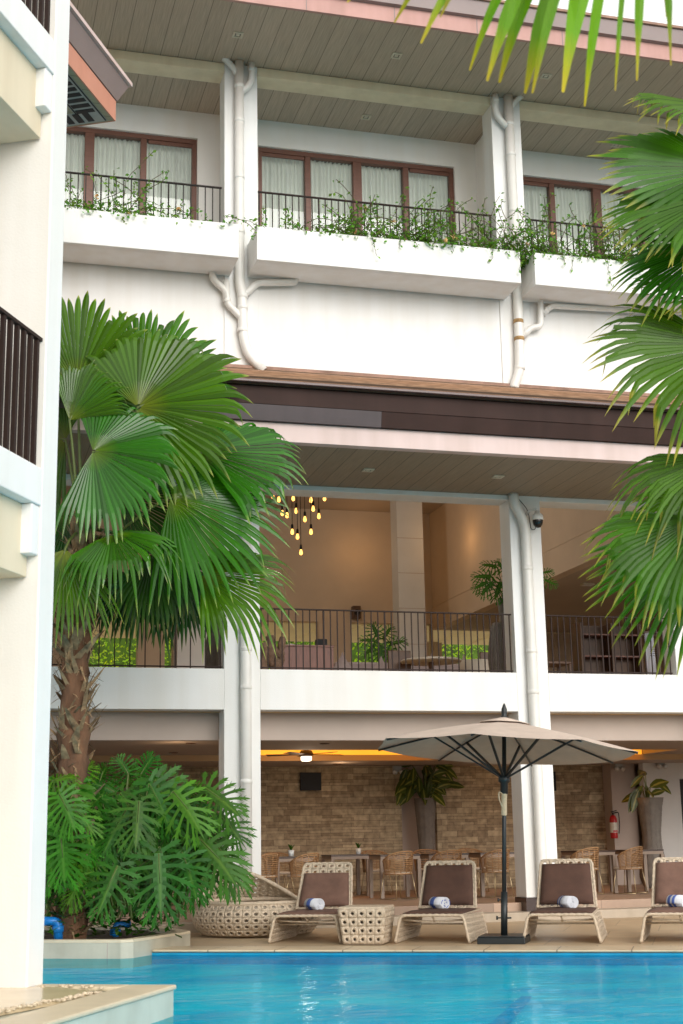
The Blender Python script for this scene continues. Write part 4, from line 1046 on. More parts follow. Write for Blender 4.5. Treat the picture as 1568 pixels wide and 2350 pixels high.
# vines on the three planter boxes
def vines(label, x0, x1, n, seed, dense, droops):
    rng = random.Random(seed)
    t = thing('climbing_vine', label, 'vine', ((x0+x1)/2, 21.5, 11.0), 0, 'flowering vines in the balcony planters')
    S_ = MB(); Lf = MB(); Fl = MB()
    def leaf(p, s):
        d = Vector((rng.uniform(-1, 1), rng.uniform(-1, .4), rng.uniform(-1, .5))).normalized(); w = d.orthogonal().normalized(); w = (w+d.cross(w)*rng.uniform(-1, 1)).normalized()
        Lf.cur = (rng.uniform(.2, 1), rng.random(), rng.random()); m_ = p+d*s*.5; up = d.cross(w)*s*.12
        i = [Lf.vert(q) for q in (p, m_+w*s*.36+up, p+d*s, m_-w*s*.36+up)]; Lf.face((i[0], i[1], i[2])); Lf.face((i[0], i[2], i[3]))
    for k in range(n):
        u = rng.random(); x = x0+(x1-x0)*u
        dn = dense(x)
        if rng.random() > dn: continue
        h = rng.uniform(.15, 1.0)*(.45+.75*dn); p = Vector((x, rng.uniform(21.35, 21.9), 11.0)); d = Vector((rng.uniform(-.7, .7), rng.uniform(-.35, .1), 1)).normalized()
        pts = [p.copy()]; st = 9
        for i in range(st):
            d = (d+Vector((rng.uniform(-.45, .45), rng.uniform(-.3, .3), rng.uniform(-.35, .12)))).normalized(); p = p+d*(h/st*1.25); pts.append(p.copy())
            for _ in range(rng.choice((2, 2, 3, 3))): leaf(p+Vector((rng.uniform(-.05, .05), rng.uniform(-.05, .05), rng.uniform(-.05, .05))), rng.uniform(.045, .09))
            if rng.random() < .012: 
                for _ in range(7):
                    d2 = Vector((rng.uniform(-1, 1), rng.uniform(-1, 0), rng.uniform(-1, 1))).normalized()*.05; q = p+d2; w = d2.orthogonal()*.7
                    Fl.poly([p, p+d2*.6+w, q, p+d2*.6-w])
        S_.tube(pts, [.006]*len(pts), 4, cap=False)
    for x, ln in droops:
        p = Vector((x, 21.17, 11.14)); pts = [p+Vector((0, .15, .05)), p.copy()]; n_ = int(ln/.05)
        for i in range(n_):
            p = p+Vector((rng.uniform(-.03, .03), rng.uniform(-.012, .006), -.05)); pts.append(p.copy())
            if rng.random() < .75 or i == n_-1: leaf(p+Vector((0, -.015, 0)), rng.uniform(.05, .085))
        S_.tube(pts, .004, 4, cap=False)
    k = int((x1-x0)*80)
    for i in range(k):
        x = rng.uniform(x0, x1)
        if rng.random() < dense(x)*.85+.06: leaf(Vector((x, rng.uniform(21.12, 21.35), 11.1+rng.uniform(-.06, .1))), rng.uniform(.04, .08))
    obj('stems', S_, M['woodstem'], t); obj('leaves', Lf, M['vine'], t)
    if Fl.v: obj('flowers', Fl, M['flower'], t)['kind'] = 'stuff'
    return t


g1 = lambda x: (.75*math.exp(-((x-2.35)/.75)**2)+.28+.3*math.exp(-((x-1.3)/.4)**2)) * (1 if x < 3.6 else .55)
vines('low yellow flowered vine in the left balcony planter', -.2, 4.05, 170, 31, g1, [(1.2, .08), (2.4, .12)])
g2 = lambda x: .22+.78*max(0, min(1, (x-5.3)/.9))*(1-.35*math.exp(-((x-8.2)/.5)**2))
vines('dense climbing vine in the middle balcony planter with leaf strands hanging over its edge', 4.58, 9.12, 260, 32, g2, [(4.5, .32), (6.5, .42), (6.95, .2), (7.2, .18), (7.5, .14), (7.9, .24), (8.6, .3), (9.1, .4)])
g3 = lambda x: .98 if x > 9.6 else .8
vines('dense dark vine in the right balcony planter reaching past the pipe column', 8.95, 13.9, 340, 33, g3, [(9.36, .3), (9.9, .26), (10.1, .34), (10.75, .6), (11.4, .25), (12.2, .3)])

# ------------------------------------------------------------------ loungers
def lounger(label, cush):
    t = thing('sun_lounger', label, 'sun lounger', (0, 0, 0), -AW, 'woven sun loungers beside the pool')
    def rope(mb, pts, r):
        P_ = bend(pts, .07, 5); Q = []
        for a, b in zip(P_, P_[1:]):
            k = max(1, int((b-a).length/.02)); Q += [a.lerp(b, i/k) for i in range(k)]
        Q.append(P_[-1]); mb.tube(Q, [r*(1+.16*math.sin(i*1.55)) for i in range(len(Q))], 9)
    mb = MB(); zs = .345
    rope(mb, [(-.475, 0, .02), (-.405, .02, zs), (.405, .02, zs), (.475, 0, .02)], .019); obj('front_frame', mb, M['weave'], t, local=True)
    for sgn in (-1, 1):
        mb = MB(); f = lambda u, v: Vector((sgn*(.475-.07*v), .02+1.42*u, .02+(zs-.02)*v*(1-.1*u)))
        mb.holes(f, 16, 5, .46); sp = obj('side_panel', mb, M['weave'], t, local=True, solid=.018)
        mb = MB(); rope(mb, [(sgn*.475, .02, .02), (sgn*.475, 1.44, .02), (sgn*.41, 1.44, zs-.03)], .016); obj('panel_edge', mb, M['weave'], sp, local=True)
    mb = MB(); mb.holes(lambda u, v: Vector((-.40+.80*u, .04+1.4*v, zs+.006)), 10, 16, .4); obj('seat_base', mb, M['weave'], t, local=True, solid=.015)
    mb = MB(); mb.tube([(-.42, .16, zs-.06), (-.2, .14, zs-.075), (0, .13, zs-.08), (.2, .14, zs-.075), (.42, .16, zs-.06)], .012, 8); mb.tube([(0, .06, zs-.01), (.02, .12, zs-.08)], .012, 8); mb.tube([(-.43, .3, zs-.12), (.43, .3, zs-.12)], .012, 8); obj('brace', mb, M['weave'], t, local=True)
    yb, yt, zt = 1.12, 1.42, .98
    mb = MB(); g = lambda u, v: Vector(((-.385+.77*u)*(1-.12*v), yb+(yt-yb)*v, zs+.03+(zt-zs-.03)*v)); mb.holes(g, 6, 8, .42); bk = obj('backrest', mb, M['weave'], t, local=True, solid=.02)
    mb = MB(); rope(mb, [g(0, 0), g(0, 1), g(1, 1), g(1, 0)], .018); obj('back_edge', mb, M['weave'], bk, local=True)
    def cushion(x0, x1, f, th, name):
        mb = MB(); nu, nv = 12, 14; idx = {}
        for sdn in (0, 1):
            for i in range(nu+1):
                for j in range(nv+1):
                    u, v = i/nu, j/nv; e = min(1, 8*min(u, 1-u, v*1.0, 1-v)); h = th*(.35+.65*e**.5) if sdn else 0
                    idx[sdn, i, j] = mb.vert(f(u, v, h))
        for i in range(nu):
            for j in range(nv):
                mb.face((idx[1, i, j], idx[1, i+1, j], idx[1, i+1, j+1], idx[1, i, j+1]), 0, True)
                mb.face((idx[0, i, j], idx[0, i, j+1], idx[0, i+1, j+1], idx[0, i+1, j]), 0, True)
        for i in range(nu):
            mb.face((idx[0, i, 0], idx[0, i+1, 0], idx[1, i+1, 0], idx[1, i, 0]), 0, True); mb.face((idx[0, i+1, nv], idx[0, i, nv], idx[1, i, nv], idx[1, i+1, nv]), 0, True)
        for j in range(nv):
            mb.face((idx[0, 0, j+1], idx[0, 0, j], idx[1, 0, j], idx[1, 0, j+1]), 0, True); mb.face((idx[0, nu, j], idx[0, nu, j+1], idx[1, nu, j+1], idx[1, nu, j]), 0, True)
        obj(name, mb, M[cush], t, local=True)
    cushion(0, 1, lambda u, v, h: Vector((-.385+.77*u, .07+1.06*v, zs+.012+h+.006*math.sin(9*u+5*v))), .034, 'seat_cushion')
    nb = Vector((0, -(zt-zs), (yt-yb))).normalized()
    cushion(0, 1, lambda u, v, h: g(.04+.92*u, .06+.84*v)+nb*(h+.014+.008*math.sin(6*v+3*u)), .055, 'back_cushion')
    return t


LP = [((620, 780), 'brownfab2', 'woven lounger with faded cushion and bare holed headrest beside the woven table'), ((905, 1080), 'brownfab', 'woven lounger with brown cushions left of the parasol base'),
      ((1200, 1380), 'brownfab', 'woven lounger with brown cushions right of the parasol base'), ((1475, 1652), 'brownfab2', 'woven lounger with faded cushion cut off at the right edge')]
for (a, b), cu, lb in LP:
    t = lounger(lb, cu); p = (atz(a, 2166, 0)+atz(b, 2166, 0))/2; t.location = (p.x, p.y, .0); t.rotation_euler.z = -AW+R((1.5, -1.0, .8, -1.8)[[x[2] for x in LP].index(lb)])
    if lb.startswith('woven lounger with faded cushion and bare'):
        for ch in t.children:
            if ch.name.startswith('back_cushion'):
                for v in ch.data.vertices:
                    k = (v.co.z-.37)/.6; v.co.z -= .085*max(0, k); v.co.y -= .045*max(0, k)


def towel(px, py, Y, bands, label, rot, spiral):
    p = atz(px, py-5, .458)
    t = thing('rolled_towel', label, 'towel', p, rot, 'rolled striped towels on the loungers')
    mb = MB(); Lh = .115; n = 90; turns = 4.2; prev = None
    for i in range(n+1):
        a = i/n*turns*2*math.pi; r = .014+.074*(i/n)
        y, z = r*math.cos(a+2.2), r*math.sin(a+2.2)*.93
        w = Lh*(1+.015*math.sin(a*1.7))
        cur = (mb.vert((-w, y, z)), mb.vert((w, y, z)))
        if prev: mb.face((prev[0], cur[0], cur[1], prev[1]), 0, True)
        prev = cur
    o = obj('towel_roll', mb, stripe_mat('striped_terry', bands, 0), t, local=True, solid=.011)
    return t


towel(722, 2081, 18.95, [(.30, .55), (.93, .999)], 'rolled white towel with wide blue stripe on the left lounger', -AW-R(38), 0)
towel(1009, 2078, 18.15, [(.22, .45), (.86, .999)], 'rolled towel with blue end coil on the lounger left of the parasol', -AW-R(38), 0)
towel(1304, 2076, 17.3, [(.08, .2), (.28, .36), (.95, .99)], 'rolled towel showing a white spiral end right of the parasol base', -AW-R(52), 0)
towel(1556, 2074, 16.6, [(.2, .33), (.42, .55), (.88, .999)], 'rolled striped towel on the lounger at the right edge', -AW-R(38), 0)

# woven side table
p = atz(836, 2170, 0)
t = thing('side_table', 'square woven side table with round holes between the two left loungers', 'table', (p.x, p.y+.05, 0), -AW)
p00 = atz(778, 2170, 0)
def tp(u, v, z):                       # tapered box corner positions, local
    k = .245+.055*z/.46; return Vector(((u*2-1)*k, (v*2-1)*k+.24, z))
body = MB()
for f in (lambda u, v: tp(u, 0, .02+.42*v), lambda u, v: tp(1, u, .02+.42*v), lambda u, v: tp(1-u, 1, .02+.42*v), lambda u, v: tp(0, 1-u, .02+.42*v)):
    body.holes(f, 5, 4, .38)
obj('basket_sides', body, M['weave'], t, local=True, solid=.025)
mb = MB(); Q = []
for u, v in ((0, 0), (1, 0), (1, 1), (0, 1)): Q.append(tp(u, v, .46))
mb.hexa([q-Vector((0, 0, .03)) for q in Q]+[q+Vector((0, 0, .01)) for q in Q]); obj('table_top', mb, M['weave'], t, local=True, bevel=.015)
mb = MB(); Q = [tp(u, v, .01) for u, v in ((0, 0), (1, 0), (1, 1), (0, 1))]; mb.hexa([q for q in Q]+[q+Vector((0, 0, .02)) for q in Q]); obj('table_base', mb, M['weave'], t, local=True)

# round woven daybed
c = Vector((4.36, 20.75, 0)); t = thing('woven_daybed', 'round cream woven daybed with holes behind the planter', 'daybed', c)
RR = .92
def shell(u, v):
    a = u*2*math.pi; r = RR*(.80+.2*math.sin(math.pi*(.08+.75*v))); z = .03+.42*v
    return Vector((c.x+r*math.cos(a), c.y+r*math.sin(a), z))
mb = MB(); mb.holes(shell, 44, 5, .45); obj('base_shell', mb, M['weave'], t, solid=.02)
def hood(u, v):
    a = R(20)+u*R(175); r = RR*(.95-.12*v*v); k = math.sin(math.pi*u**1.2)**1.1
    return Vector((c.x+r*math.cos(a)*1.0, c.y+.05+r*math.sin(a)*(1-.25*v), .45+(.47*k)*v))
mb = MB(); mb.holes(hood, 22, 5, .42); obj('back_shell', mb, M['weave'], t, solid=.02)
mb = MB(); Q = [shell(i/70, 1.0)+Vector((0, 0, .01)) for i in range(71)]; mb.tube(Q, [.03*(1+.12*math.sin(i*1.5)) for i in range(71)], 8); mb.tube([hood(i/40, 1) for i in range(41)], [.03*(1+.12*math.sin(i*1.5)) for i in range(41)], 8); obj('rim', mb, M['weave'], t)
mb = MB(); mb.lathe([(0, .38), (.6, .38), (.74, .36), (.78, .3), (.78, .26), (0, .26)], c, 40); obj('cushion', mb, M['seatpad'], t)

# ------------------------------------------------------------------ parasol
pb = Vector((6.86, 17.5, 0))
t = thing('patio_umbrella', 'beige canopy patio umbrella on a black pole between two loungers', 'umbrella', pb)
d = Vector((.058, .03, 1)).normalized()
mb = MB(); q = R(-29)
for s_, z0, z1 in ((.30, .0, .075), (.29, .075, .095)):
    q4 = [Vector((a*s_*math.cos(-AW)-b*s_*math.sin(-AW), a*s_*math.sin(-AW)+b*s_*math.cos(-AW), 0)) for a, b in ((-1, -1), (1, -1), (1, 1), (-1, 1))]
    mb.hexa([pb+x+Vector((0, 0, z0)) for x in q4]+[pb+x+Vector((0, 0, z1)) for x in q4])
obj('base_plate', mb, M['blackmetal'], t, bevel=.01)
mb = MB(); mb.tube([pb+d*.09, pb+d*.62], .042, 16); mb.tube([pb+d*.3, pb+d*.3+RT*.09], .012, 8); mb.lathe([(0, -.01), (.025, -.01), (.025, .01), (0, .01)], pb+d*.3+RT*-.09, 10, axis=RT); mb.lathe([(0, -.01), (.022, -.01), (.022, .01), (0, .01)], pb+d*.52+RT*-.075, 10, axis=RT); mb.tube([pb+d*.52, pb+d*.52-RT*.075], .008, 6); mb.tube([pb+d*.3, pb+d*.3-RT*.09], .008, 6); obj('base_sleeve', mb, M['blackmetal'], t)
mb = MB(); mb.tube([pb+d*.1, pb+d*2.78], .028, 16); obj('pole', mb, M['blackmetal'], t)
zh, ze, za = 2.0, 2.40, 2.79
mb = MB(); mb.lathe([(.03, -.16), (.05, -.15), (.05, -.02), (.075, 0), (.075, .06), (.045, .09), (.03, .1)], pb+d*zh, 18, axis=d); obj('hub', mb, M['blackmetal'], t)
mb = MB(); mb.lathe([(.032, -.15), (.038, -.14), (.036, .0), (.04, .12), (.032, .14)], pb+d*1.72, 14, axis=d); mb.tube(bend([pb+d*1.84+Vector((-.03, -.03, 0)), pb+d*1.88+Vector((-.1, -.06, 0)), pb+d*1.78+Vector((-.09, -.05, 0)), pb+d*1.66+Vector((-.03, -.03, 0))], .04), .008, 6); obj('tie_strap', mb, M['rope'], t)
ap = pb+d*za
vw = Vector((-pb.x, -pb.y, 0)).normalized(); rr_ = Vector((-vw.y, vw.x, 0))       # towards the pool side, and to its right
RAD = 1.74
tips = []
for k in range(8):
    an = R(-13+45*k); tips.append(Vector((pb.x, pb.y, 0))+Vector((d.x, d.y, 0))*ze+(lambda h: h+Vector((0, 0, ze-.065*h.dot(RT)-.045*h.dot(FW))))(vw*(RAD*math.cos(an))+rr_*(RAD*math.sin(an))))
cv = MB(); lines = []
for k in range(8):
    a, b = tips[k], tips[(k+1) % 8]; nsub = 6
    for i in range(nsub): 
        for j in range(5):
            def pt(f, g):
                e = a.lerp(b, f); p = ap.lerp(e, g); p.z += .025*math.sin(math.pi*g)-.02*math.sin(math.pi*f)*g
                return p
            q = [cv.vert(pt((i)/nsub, j/5)), cv.vert(pt((i+1)/nsub, j/5)), cv.vert(pt((i+1)/nsub, (j+1)/5)), cv.vert(pt(i/nsub, (j+1)/5))]
            cv.face(q if j else [q[0], q[2], q[3]], 0, True)
cp = obj('canopy', cv, M['canopy'], t, weld=.0005)
mb = MB(); vt = [ap.lerp(x, .2)+Vector((0, 0, .035)) for x in tips]; c0 = mb.vert(ap+Vector((0, 0, .05))); vi = [mb.vert(x) for x in vt]
for k in range(8): mb.face((c0, vi[k], vi[(k+1) % 8]), 0, True)
obj('vent_cap', mb, M['canopy'], cp, solid=.006)
for k in range(8):
    a = tips[k]; r_in = lambda g: (lambda p: p+Vector((0, 0, .025*math.sin(math.pi*g)-.024)))(ap.lerp(a, g))
    mb = MB(); mb.tube([r_in(.03), r_in(.3), r_in(.55), r_in(.8), r_in(.99)], .013, 6); rb = obj('rib', mb, M['blackmetal'], t)
    mb = MB(); mb.bar(pb+d*(zh+.03), r_in(.55), .03, .022); obj('strut', mb, M['blackmetal'], rb)
mb = MB(); mb.lathe([(.03, .03), (.045, .05), (.03, .07), (.038, .1), (.036, .15), (.016, .21), (0, .235)], pb+d*(za+.0), 16, axis=d); obj('finial', mb, M['blackmetal'], t)

# ------------------------------------------------------------------ dining furniture
def chair(label):
    t = thing('rattan_chair', label, 'chair', (0, 0, .26), 0, 'cane dining chairs with thin metal legs')
    def sh(a, v):                        # a: angle round the back (0 = straight back), v: height
        r = .255+.03*v; return Vector((r*math.sin(a), r*math.cos(a)*.92, .44+.38*v*(1-.42*(abs(a)/R(105))**2.2)))
    mb = MB()
    for i in range(13): 
        v = i/12; n = 22; A0 = R(108)
        mb.tube([sh(-A0+2*A0*k/n, v) for k in range(n+1)], .0075 if i not in (0, 12) else .013, 5)
    for i in range(9):
        a = R(-100+200*i/8); mb.tube([sh(a, 0), sh(a, .5), sh(a, 1)], .007, 5)
    obj('cane_back', mb, M['rattan'], t, local=True)
    mb = MB(); mb.lathe([(0, .43), (.24, .43), (.26, .45), (.25, .47), (0, .48)], (0, -.02, 0), 24); obj('seat_pad', mb, M['seatpad'], t, local=True)
    for sx in (-1, 1):
        for sy in (-1, 1):
            mb = MB(); mb.tube([(sx*.18, sy*.17, .44), (sx*.235, sy*.225, .01)], .009, 6); obj('leg', mb, M['chairmetal'], t, local=True)
    mb = MB()
    for sx in (-1, 1): mb.tube([(sx*.235, -.225, .012), (sx*.235, .225, .012)], .008, 6)
    obj('runner', mb, M['chairmetal'], t, local=True)
    return t


CH = [(697, 2068, 24.6, 35, 'cane chair in front of the table behind the left lounger'), (915, 2063, 24.7, 22, 'cane chair above the woven side table left of the second lounger'), (1027, 2056, 24.8, 14, 'cane chair right behind the second lounger headrest'), (1138, 2062, 24.4, 24, 'cane chair half hidden behind the parasol pole'),
      (1345, 2056, 24.3, 24, 'cane chair behind the third lounger right of the column'), (1447, 2050, 24.2, 38, 'rightmost cane chair near the tall vase'), (604, 2066, 24.8, 30, 'cane chair peeking out right of the left white column'),
      (640, 2040, 27.0, 190, 'far side cane chair behind the leftmost table'), (865, 2034, 27.0, 188, 'far side cane chair below the second small potted plant'), (985, 2034, 27.0, 175, 'far side cane chair under the grey vase'), (1085, 2034, 26.9, 185, 'far side cane chair between the two middle tables')]
ch0 = None
for px, py, Y, rz, lb in CH:
    p = at(px, py, Y); loc = (p.x, Y, .26)
    if ch0 is None: ch0 = chair(lb); ch0.location = loc; ch0.rotation_euler = (0, 0, R(rz+180))
    else: dup(ch0, loc, R(rz+180), lb)


def table(label):
    t = thing('dining_table', label, 'table', (0, 0, .26), 0, 'square dark dining tables')
    mb = MB(); mb.box(-.38, .38, -.38, .38, .735, .765); obj('table_top', mb, M['tabletop'], t, local=True, bevel=.004)
    mb = MB(); mb.box(-.37, .37, -.37, -.33, .68, .734); mb.box(-.37, .37, .33, .37, .68, .734); mb.box(-.37, -.33, -.33, .33, .68, .734); mb.box(.33, .37, -.33, .33, .68, .734); obj('apron', mb, M['tableleg'], t, local=True)
    for sx in (-1, 1):
        for sy in (-1, 1):
            mb = MB(); mb.box(sx*.35-.032, sx*.35+.032, sy*.35-.032, sy*.35+.032, 0, .679); obj('leg', mb, M['tableleg'], t, local=True)
    return t


TB = [(671, 25.5, 'dark dining table at the left with a potted plant on it'), (906, 25.4, 'dark dining table behind the second cane chair'), (1016, 25.3, 'dark dining table directly right of the second cane chair table'), (1132, 25.2, 'dark dining table behind the parasol pole'), (1352, 25.0, 'dark dining table right of the white column'), (1462, 24.9, 'dark dining table nearest the right vase'), (793, 27.0, 'rear dining table by the stone wall with the small plant')]
t0 = None
for px, Y, lb in TB:
    p = at(px, 2000, Y); loc = (p.x, Y, .26)
    if t0 is None: t0 = table(lb); t0.location = loc
    else: dup(t0, loc, 0, lb)


def pot_plant(p, label):
    t = thing('potted_plant', label, 'potted plant', p, 0, 'small potted plants on the dining tables')
    mb = MB(); mb.lathe([(0, 0), (.045, 0), (.055, .11), (.048, .11), (.04, .08), (0, .08)], p, 16); obj('pot', mb, M['potwhite'], t)
    mb = MB(); rng = random.Random(4)
    for k in range(22):
        a = rng.uniform(0, 6.28); d_ = Vector((math.cos(a)*.5, math.sin(a)*.5, 1)); l_ = rng.uniform(.1, .2); b_ = Vector(p)+Vector((0, 0, .09)); s = Vector((-math.sin(a), math.cos(a), 0))*.012
        e = b_+d_*l_*.6; f_ = e+Vector((d_.x, d_.y, .3))*l_*.4; mb.cur = (.5, rng.random(), .5)
        i = [mb.vert(x) for x in (b_-s*.6, b_+s*.6, e+s, e-s, f_)]; mb.face(i[:4]); mb.face((i[3], i[2], i[4]))
    obj('leaves', mb, M['philo'], t)


p = at(667, 1959, 25.5); pot_plant((p.x, 25.45, 1.026), 'small spiky plant in a white pot on the leftmost table')
p = at(823, 1960, 27); pot_plant((p.x, 27, 1.026), 'small spiky plant in a pot on the rear table')

# tall vases with plants
def vase(p, h, r, label, prof=None, m='stonevase'):
    t = thing('tall_vase', label, 'vase', p, 0, 'tall textured grey vases')
    P_ = prof or [(.45, 0), (.5, .06), (.6, .35), (.85, .8), (1, 1), (.93, 1), (.8, .85), (0, .8)]
    mb = MB(); mb.lathe([(a*r, b*h) for a, b in P_], p, 28); obj('vase_body', mb, M[m], t)
    mb = MB()                             # herringbone ribs
    for k in range(26):
        for j in range(16):
            f0, f1 = j/16*.95+.02, (j+.9)/16*.95+.02
            def rad_(f):
                for (a0, b0), (a1, b1) in zip(P_, P_[1:]):
                    if b0 <= f <= b1 and b1 > b0: return (a0+(a1-a0)*(f-b0)/(b1-b0))*r
                return r
            a0 = 2*math.pi*k/26; a1 = a0+(.16 if k % 2 else -.16)
            mb.tube([Vector(p)+Vector((rad_(f0)*math.cos(a0), rad_(f0)*math.sin(a0), f0*h)), Vector(p)+Vector((rad_(f1)*math.cos(a1), rad_(f1)*math.sin(a1), f1*h))], .006, 3, cap=False)
    obj('herringbone_relief', mb, M[m], t)
    return t


def broadleaf(p, label, n, spread, ln, seed, m='dieff', up=.9):
    rng = random.Random(seed); t = thing('potted_foliage', label, 'plant', p, 0, None); S_ = MB(); Lf = MB(); p = Vector(p)
    for k in range(n):
        a = rng.uniform(0, 6.28); h = rng.uniform(.1, up); b = p+Vector((math.cos(a)*spread*rng.uniform(.15, 1), math.sin(a)*spread*.6*rng.uniform(.15, 1), h)); S_.tube([p+Vector((0, 0, -.15)), p.lerp(b, .5)+Vector((0, 0, .12)), b], [.014, .01, .007], 5)
        d_ = Vector((math.cos(a)*.75, math.sin(a)*.75-.2, rng.uniform(-1.3, .5))).normalized(); w = d_.cross(Vector((0, -1, .3))).normalized(); l_ = ln*rng.uniform(.75, 1.15); g = rng.random(); pr = None; nn = w.cross(d_)
        for f, ww in ((0, .08), (.2, .75), (.45, 1), (.7, .8), (.9, .35), (1, 0)):
            c_ = b+d_*(l_*f)+Vector((0, 0, -.25*l_*f*f)); hw = l_*.21*ww
            Lf.cur = (.08, g, .3); i1 = Lf.vert(c_-nn*.01); Lf.cur = (.75, g, .6)
            cur = (Lf.vert(c_-w*hw), i1, Lf.vert(c_+w*hw)) if hw else (i1, i1, i1)
            if pr:
                for q in (0, 1):
                    x = [pr[q], pr[q+1], cur[q+1], cur[q]]
                    if x[2] == x[3]: x = x[:3]
                    Lf.face(x, 0, True)
            pr = cur
    obj('leaves', Lf, M[m], t); obj('stems', S_, M['stem'], t)


pv = (at(978, 1900, 28.6)); vase((pv.x, 28.6, .26), 1.85, .235, 'tall grey vase standing in the stone wall niche')
broadleaf((pv.x, 28.6, 2.05), 'variegated leafy plant in the niche vase', 46, .46, .40, 61, up=.78)
pv2 = at(1495, 1900, 26.4); vase((pv2.x, 26.4, .26), 1.75, .25, 'tall hourglass vase beside the black doorway', [(.8, 0), (1.15, .12), (1.1, .22), (.75, .45), (.72, .6), (.95, .9), (1.12, 1), (1.04, 1), (.8, .9), (0, .85)])
broadleaf((pv2.x-.05, 26.4, 1.95), 'drooping green plant in the vase beside the black doorway', 12, .2, .42, 63, up=.6)
pv3 = at(428, 1830, 28); broadleaf((pv3.x, 28, 1.9), 'dim plant in the dark left dining bay', 10, .3, .4, 66, up=.6)
vase((pv3.x, 28, .26), 1.6, .26, 'tall vase in the dark left dining bay')

# wall screen, emergency lights, extinguisher, fan
a, b = at(689, 1773, 28.94), at(737, 1814, 28.94)
t = thing('wall_screen', 'black square screen mounted on the stone wall', 'screen', a)
mb = MB(); mb.box(a.x, b.x, 28.9, 28.95, b.z, a.z); obj('screen_panel', mb, M['black'], t, bevel=.006)
mb = MB(); mb.box(a.x+.1, b.x-.1, 28.95, 28.999, b.z+.1, a.z-.1); obj('wall_mount', mb, M['blackmetal'], t)
a, b = at(1270, 1771, 28.94), at(1276, 1815, 28.94)
t = thing('wall_screen', 'black screen edge showing just right of the white column', 'screen', a)
mb = MB(); mb.box(a.x-.4, b.x, 28.9, 28.95, b.z, a.z); obj('screen_panel', mb, M['black'], t, bevel=.006)
mb = MB(); mb.box(a.x-.3, b.x-.1, 28.95, 28.999, b.z+.1, a.z-.1); obj('wall_mount', mb, M['blackmetal'], t)
for px, py, Y, lb in ((913, 1764, 28.85, 'small twin headed emergency light left of the niche plant'), (1421, 1757, 28.45, 'small twin headed emergency light above the fire extinguisher'), (1518, 1751, 28.1, 'small white emergency light above the right vase')):
    p = at(px, py, Y); t = thing('emergency_light', lb, 'emergency light', p, 0, 'emergency lights on the dining room walls')
    mb = MB(); mb.box(p.x-.09, p.x+.09, Y, Y+.1, p.z-.06, p.z+.06); obj('lamp_box', mb, M['grey'], t, bevel=.01)
    for s_ in (-1, 1):
        mb = MB(); mb.lathe([(0, -.03), (.04, -.03), (.05, .03), (0, .035)], (p.x+s_*.07, Y-.03, p.z-.07), 12, axis=(s_*.3, -1, -.6)); obj('lamp_head', mb, M['potwhite'], t)
p = at(1410, 1924, 28.5)
t = thing('fire_extinguisher', 'red fire extinguisher with printed label on the right wall', 'fire extinguisher', p)
mb = MB(); mb.lathe([(0, 0), (.075, 0), (.08, .02), (.08, .4), (.06, .46), (.025, .49), (0, .49)], p, 24); obj('cylinder_body', mb, M['red'], t)
mb = MB(); mb.lathe([(.0815, .12), (.0815, .33)], p, 24); obj('label_sheet', mb, M['label'], t)
mb = MB(); mb.poly([p+Vector((-.0805, -.014, .2)), p+Vector((-.04, -.0725, .2)), p+Vector((-.04, -.0725, .32)), p+Vector((-.0805, -.014, .32))]); mb.box(p.x-.05, p.x+.05, p.y-.084, p.y-.0825, p.z+.13, p.z+.17); obj('label_print', mb, M['red'], t)
mb = MB(); mb.tube([p+Vector((0, 0, .48)), p+Vector((0, 0, .54))], .02, 10); mb.bar(p+Vector((-.05, -.02, .55)), p+Vector((.08, -.02, .58)), .02); mb.bar(p+Vector((-.03, -.02, .53)), p+Vector((.08, -.02, .53)), .015); obj('valve_handle', mb, M['black'], t)
mb = MB(); mb.tube(bend([p+Vector((.02, -.02, .53)), p+Vector((.12, -.03, .55)), p+Vector((.12, -.05, .3)), p+Vector((.09, -.06, .1))], .05), .011, 8); obj('hose', mb, M['black'], t)
p = atz(703, 1729, 2.62) if False else at(703, 1731, 26.0)
t = thing('ceiling_fan', 'ceiling fan with dark blades and glowing white lamp', 'ceiling fan', p)
mb = MB(); mb.tube([(p.x, 26, 3.25), (p.x, 26, p.z+.05)], .02, 8); mb.lathe([(0, .08), (.1, .07), (.13, .02), (.13, -.02), (.1, -.04), (0, -.04)], p, 20); obj('motor', mb, M['darkwood'], t)
for k in range(5):
    a = R(12+72*k); v = Vector((math.cos(a), math.sin(a), 0)); w = Vector((-math.sin(a), math.cos(a), .15))
    mb = MB(); mb.hexa([p+v*.1-w*.05+Vector((0, 0, -.006)), p+v*.1+w*.05+Vector((0, 0, -.006)), p+v*.75+w*.075+Vector((0, 0, -.006)), p+v*.75-w*.075+Vector((0, 0, -.006)), p+v*.1-w*.05, p+v*.1+w*.05, p+v*.75+w*.075, p+v*.75-w*.075]); obj('blade', mb, M['darkwood'], t)
mb = MB(); mb.lathe([(.1, -.041), (.105, -.06), (.1, -.11), (.08, -.125), (0, -.13)], p, 20); obj('lamp_glass', mb, M['lampwhite'], t)

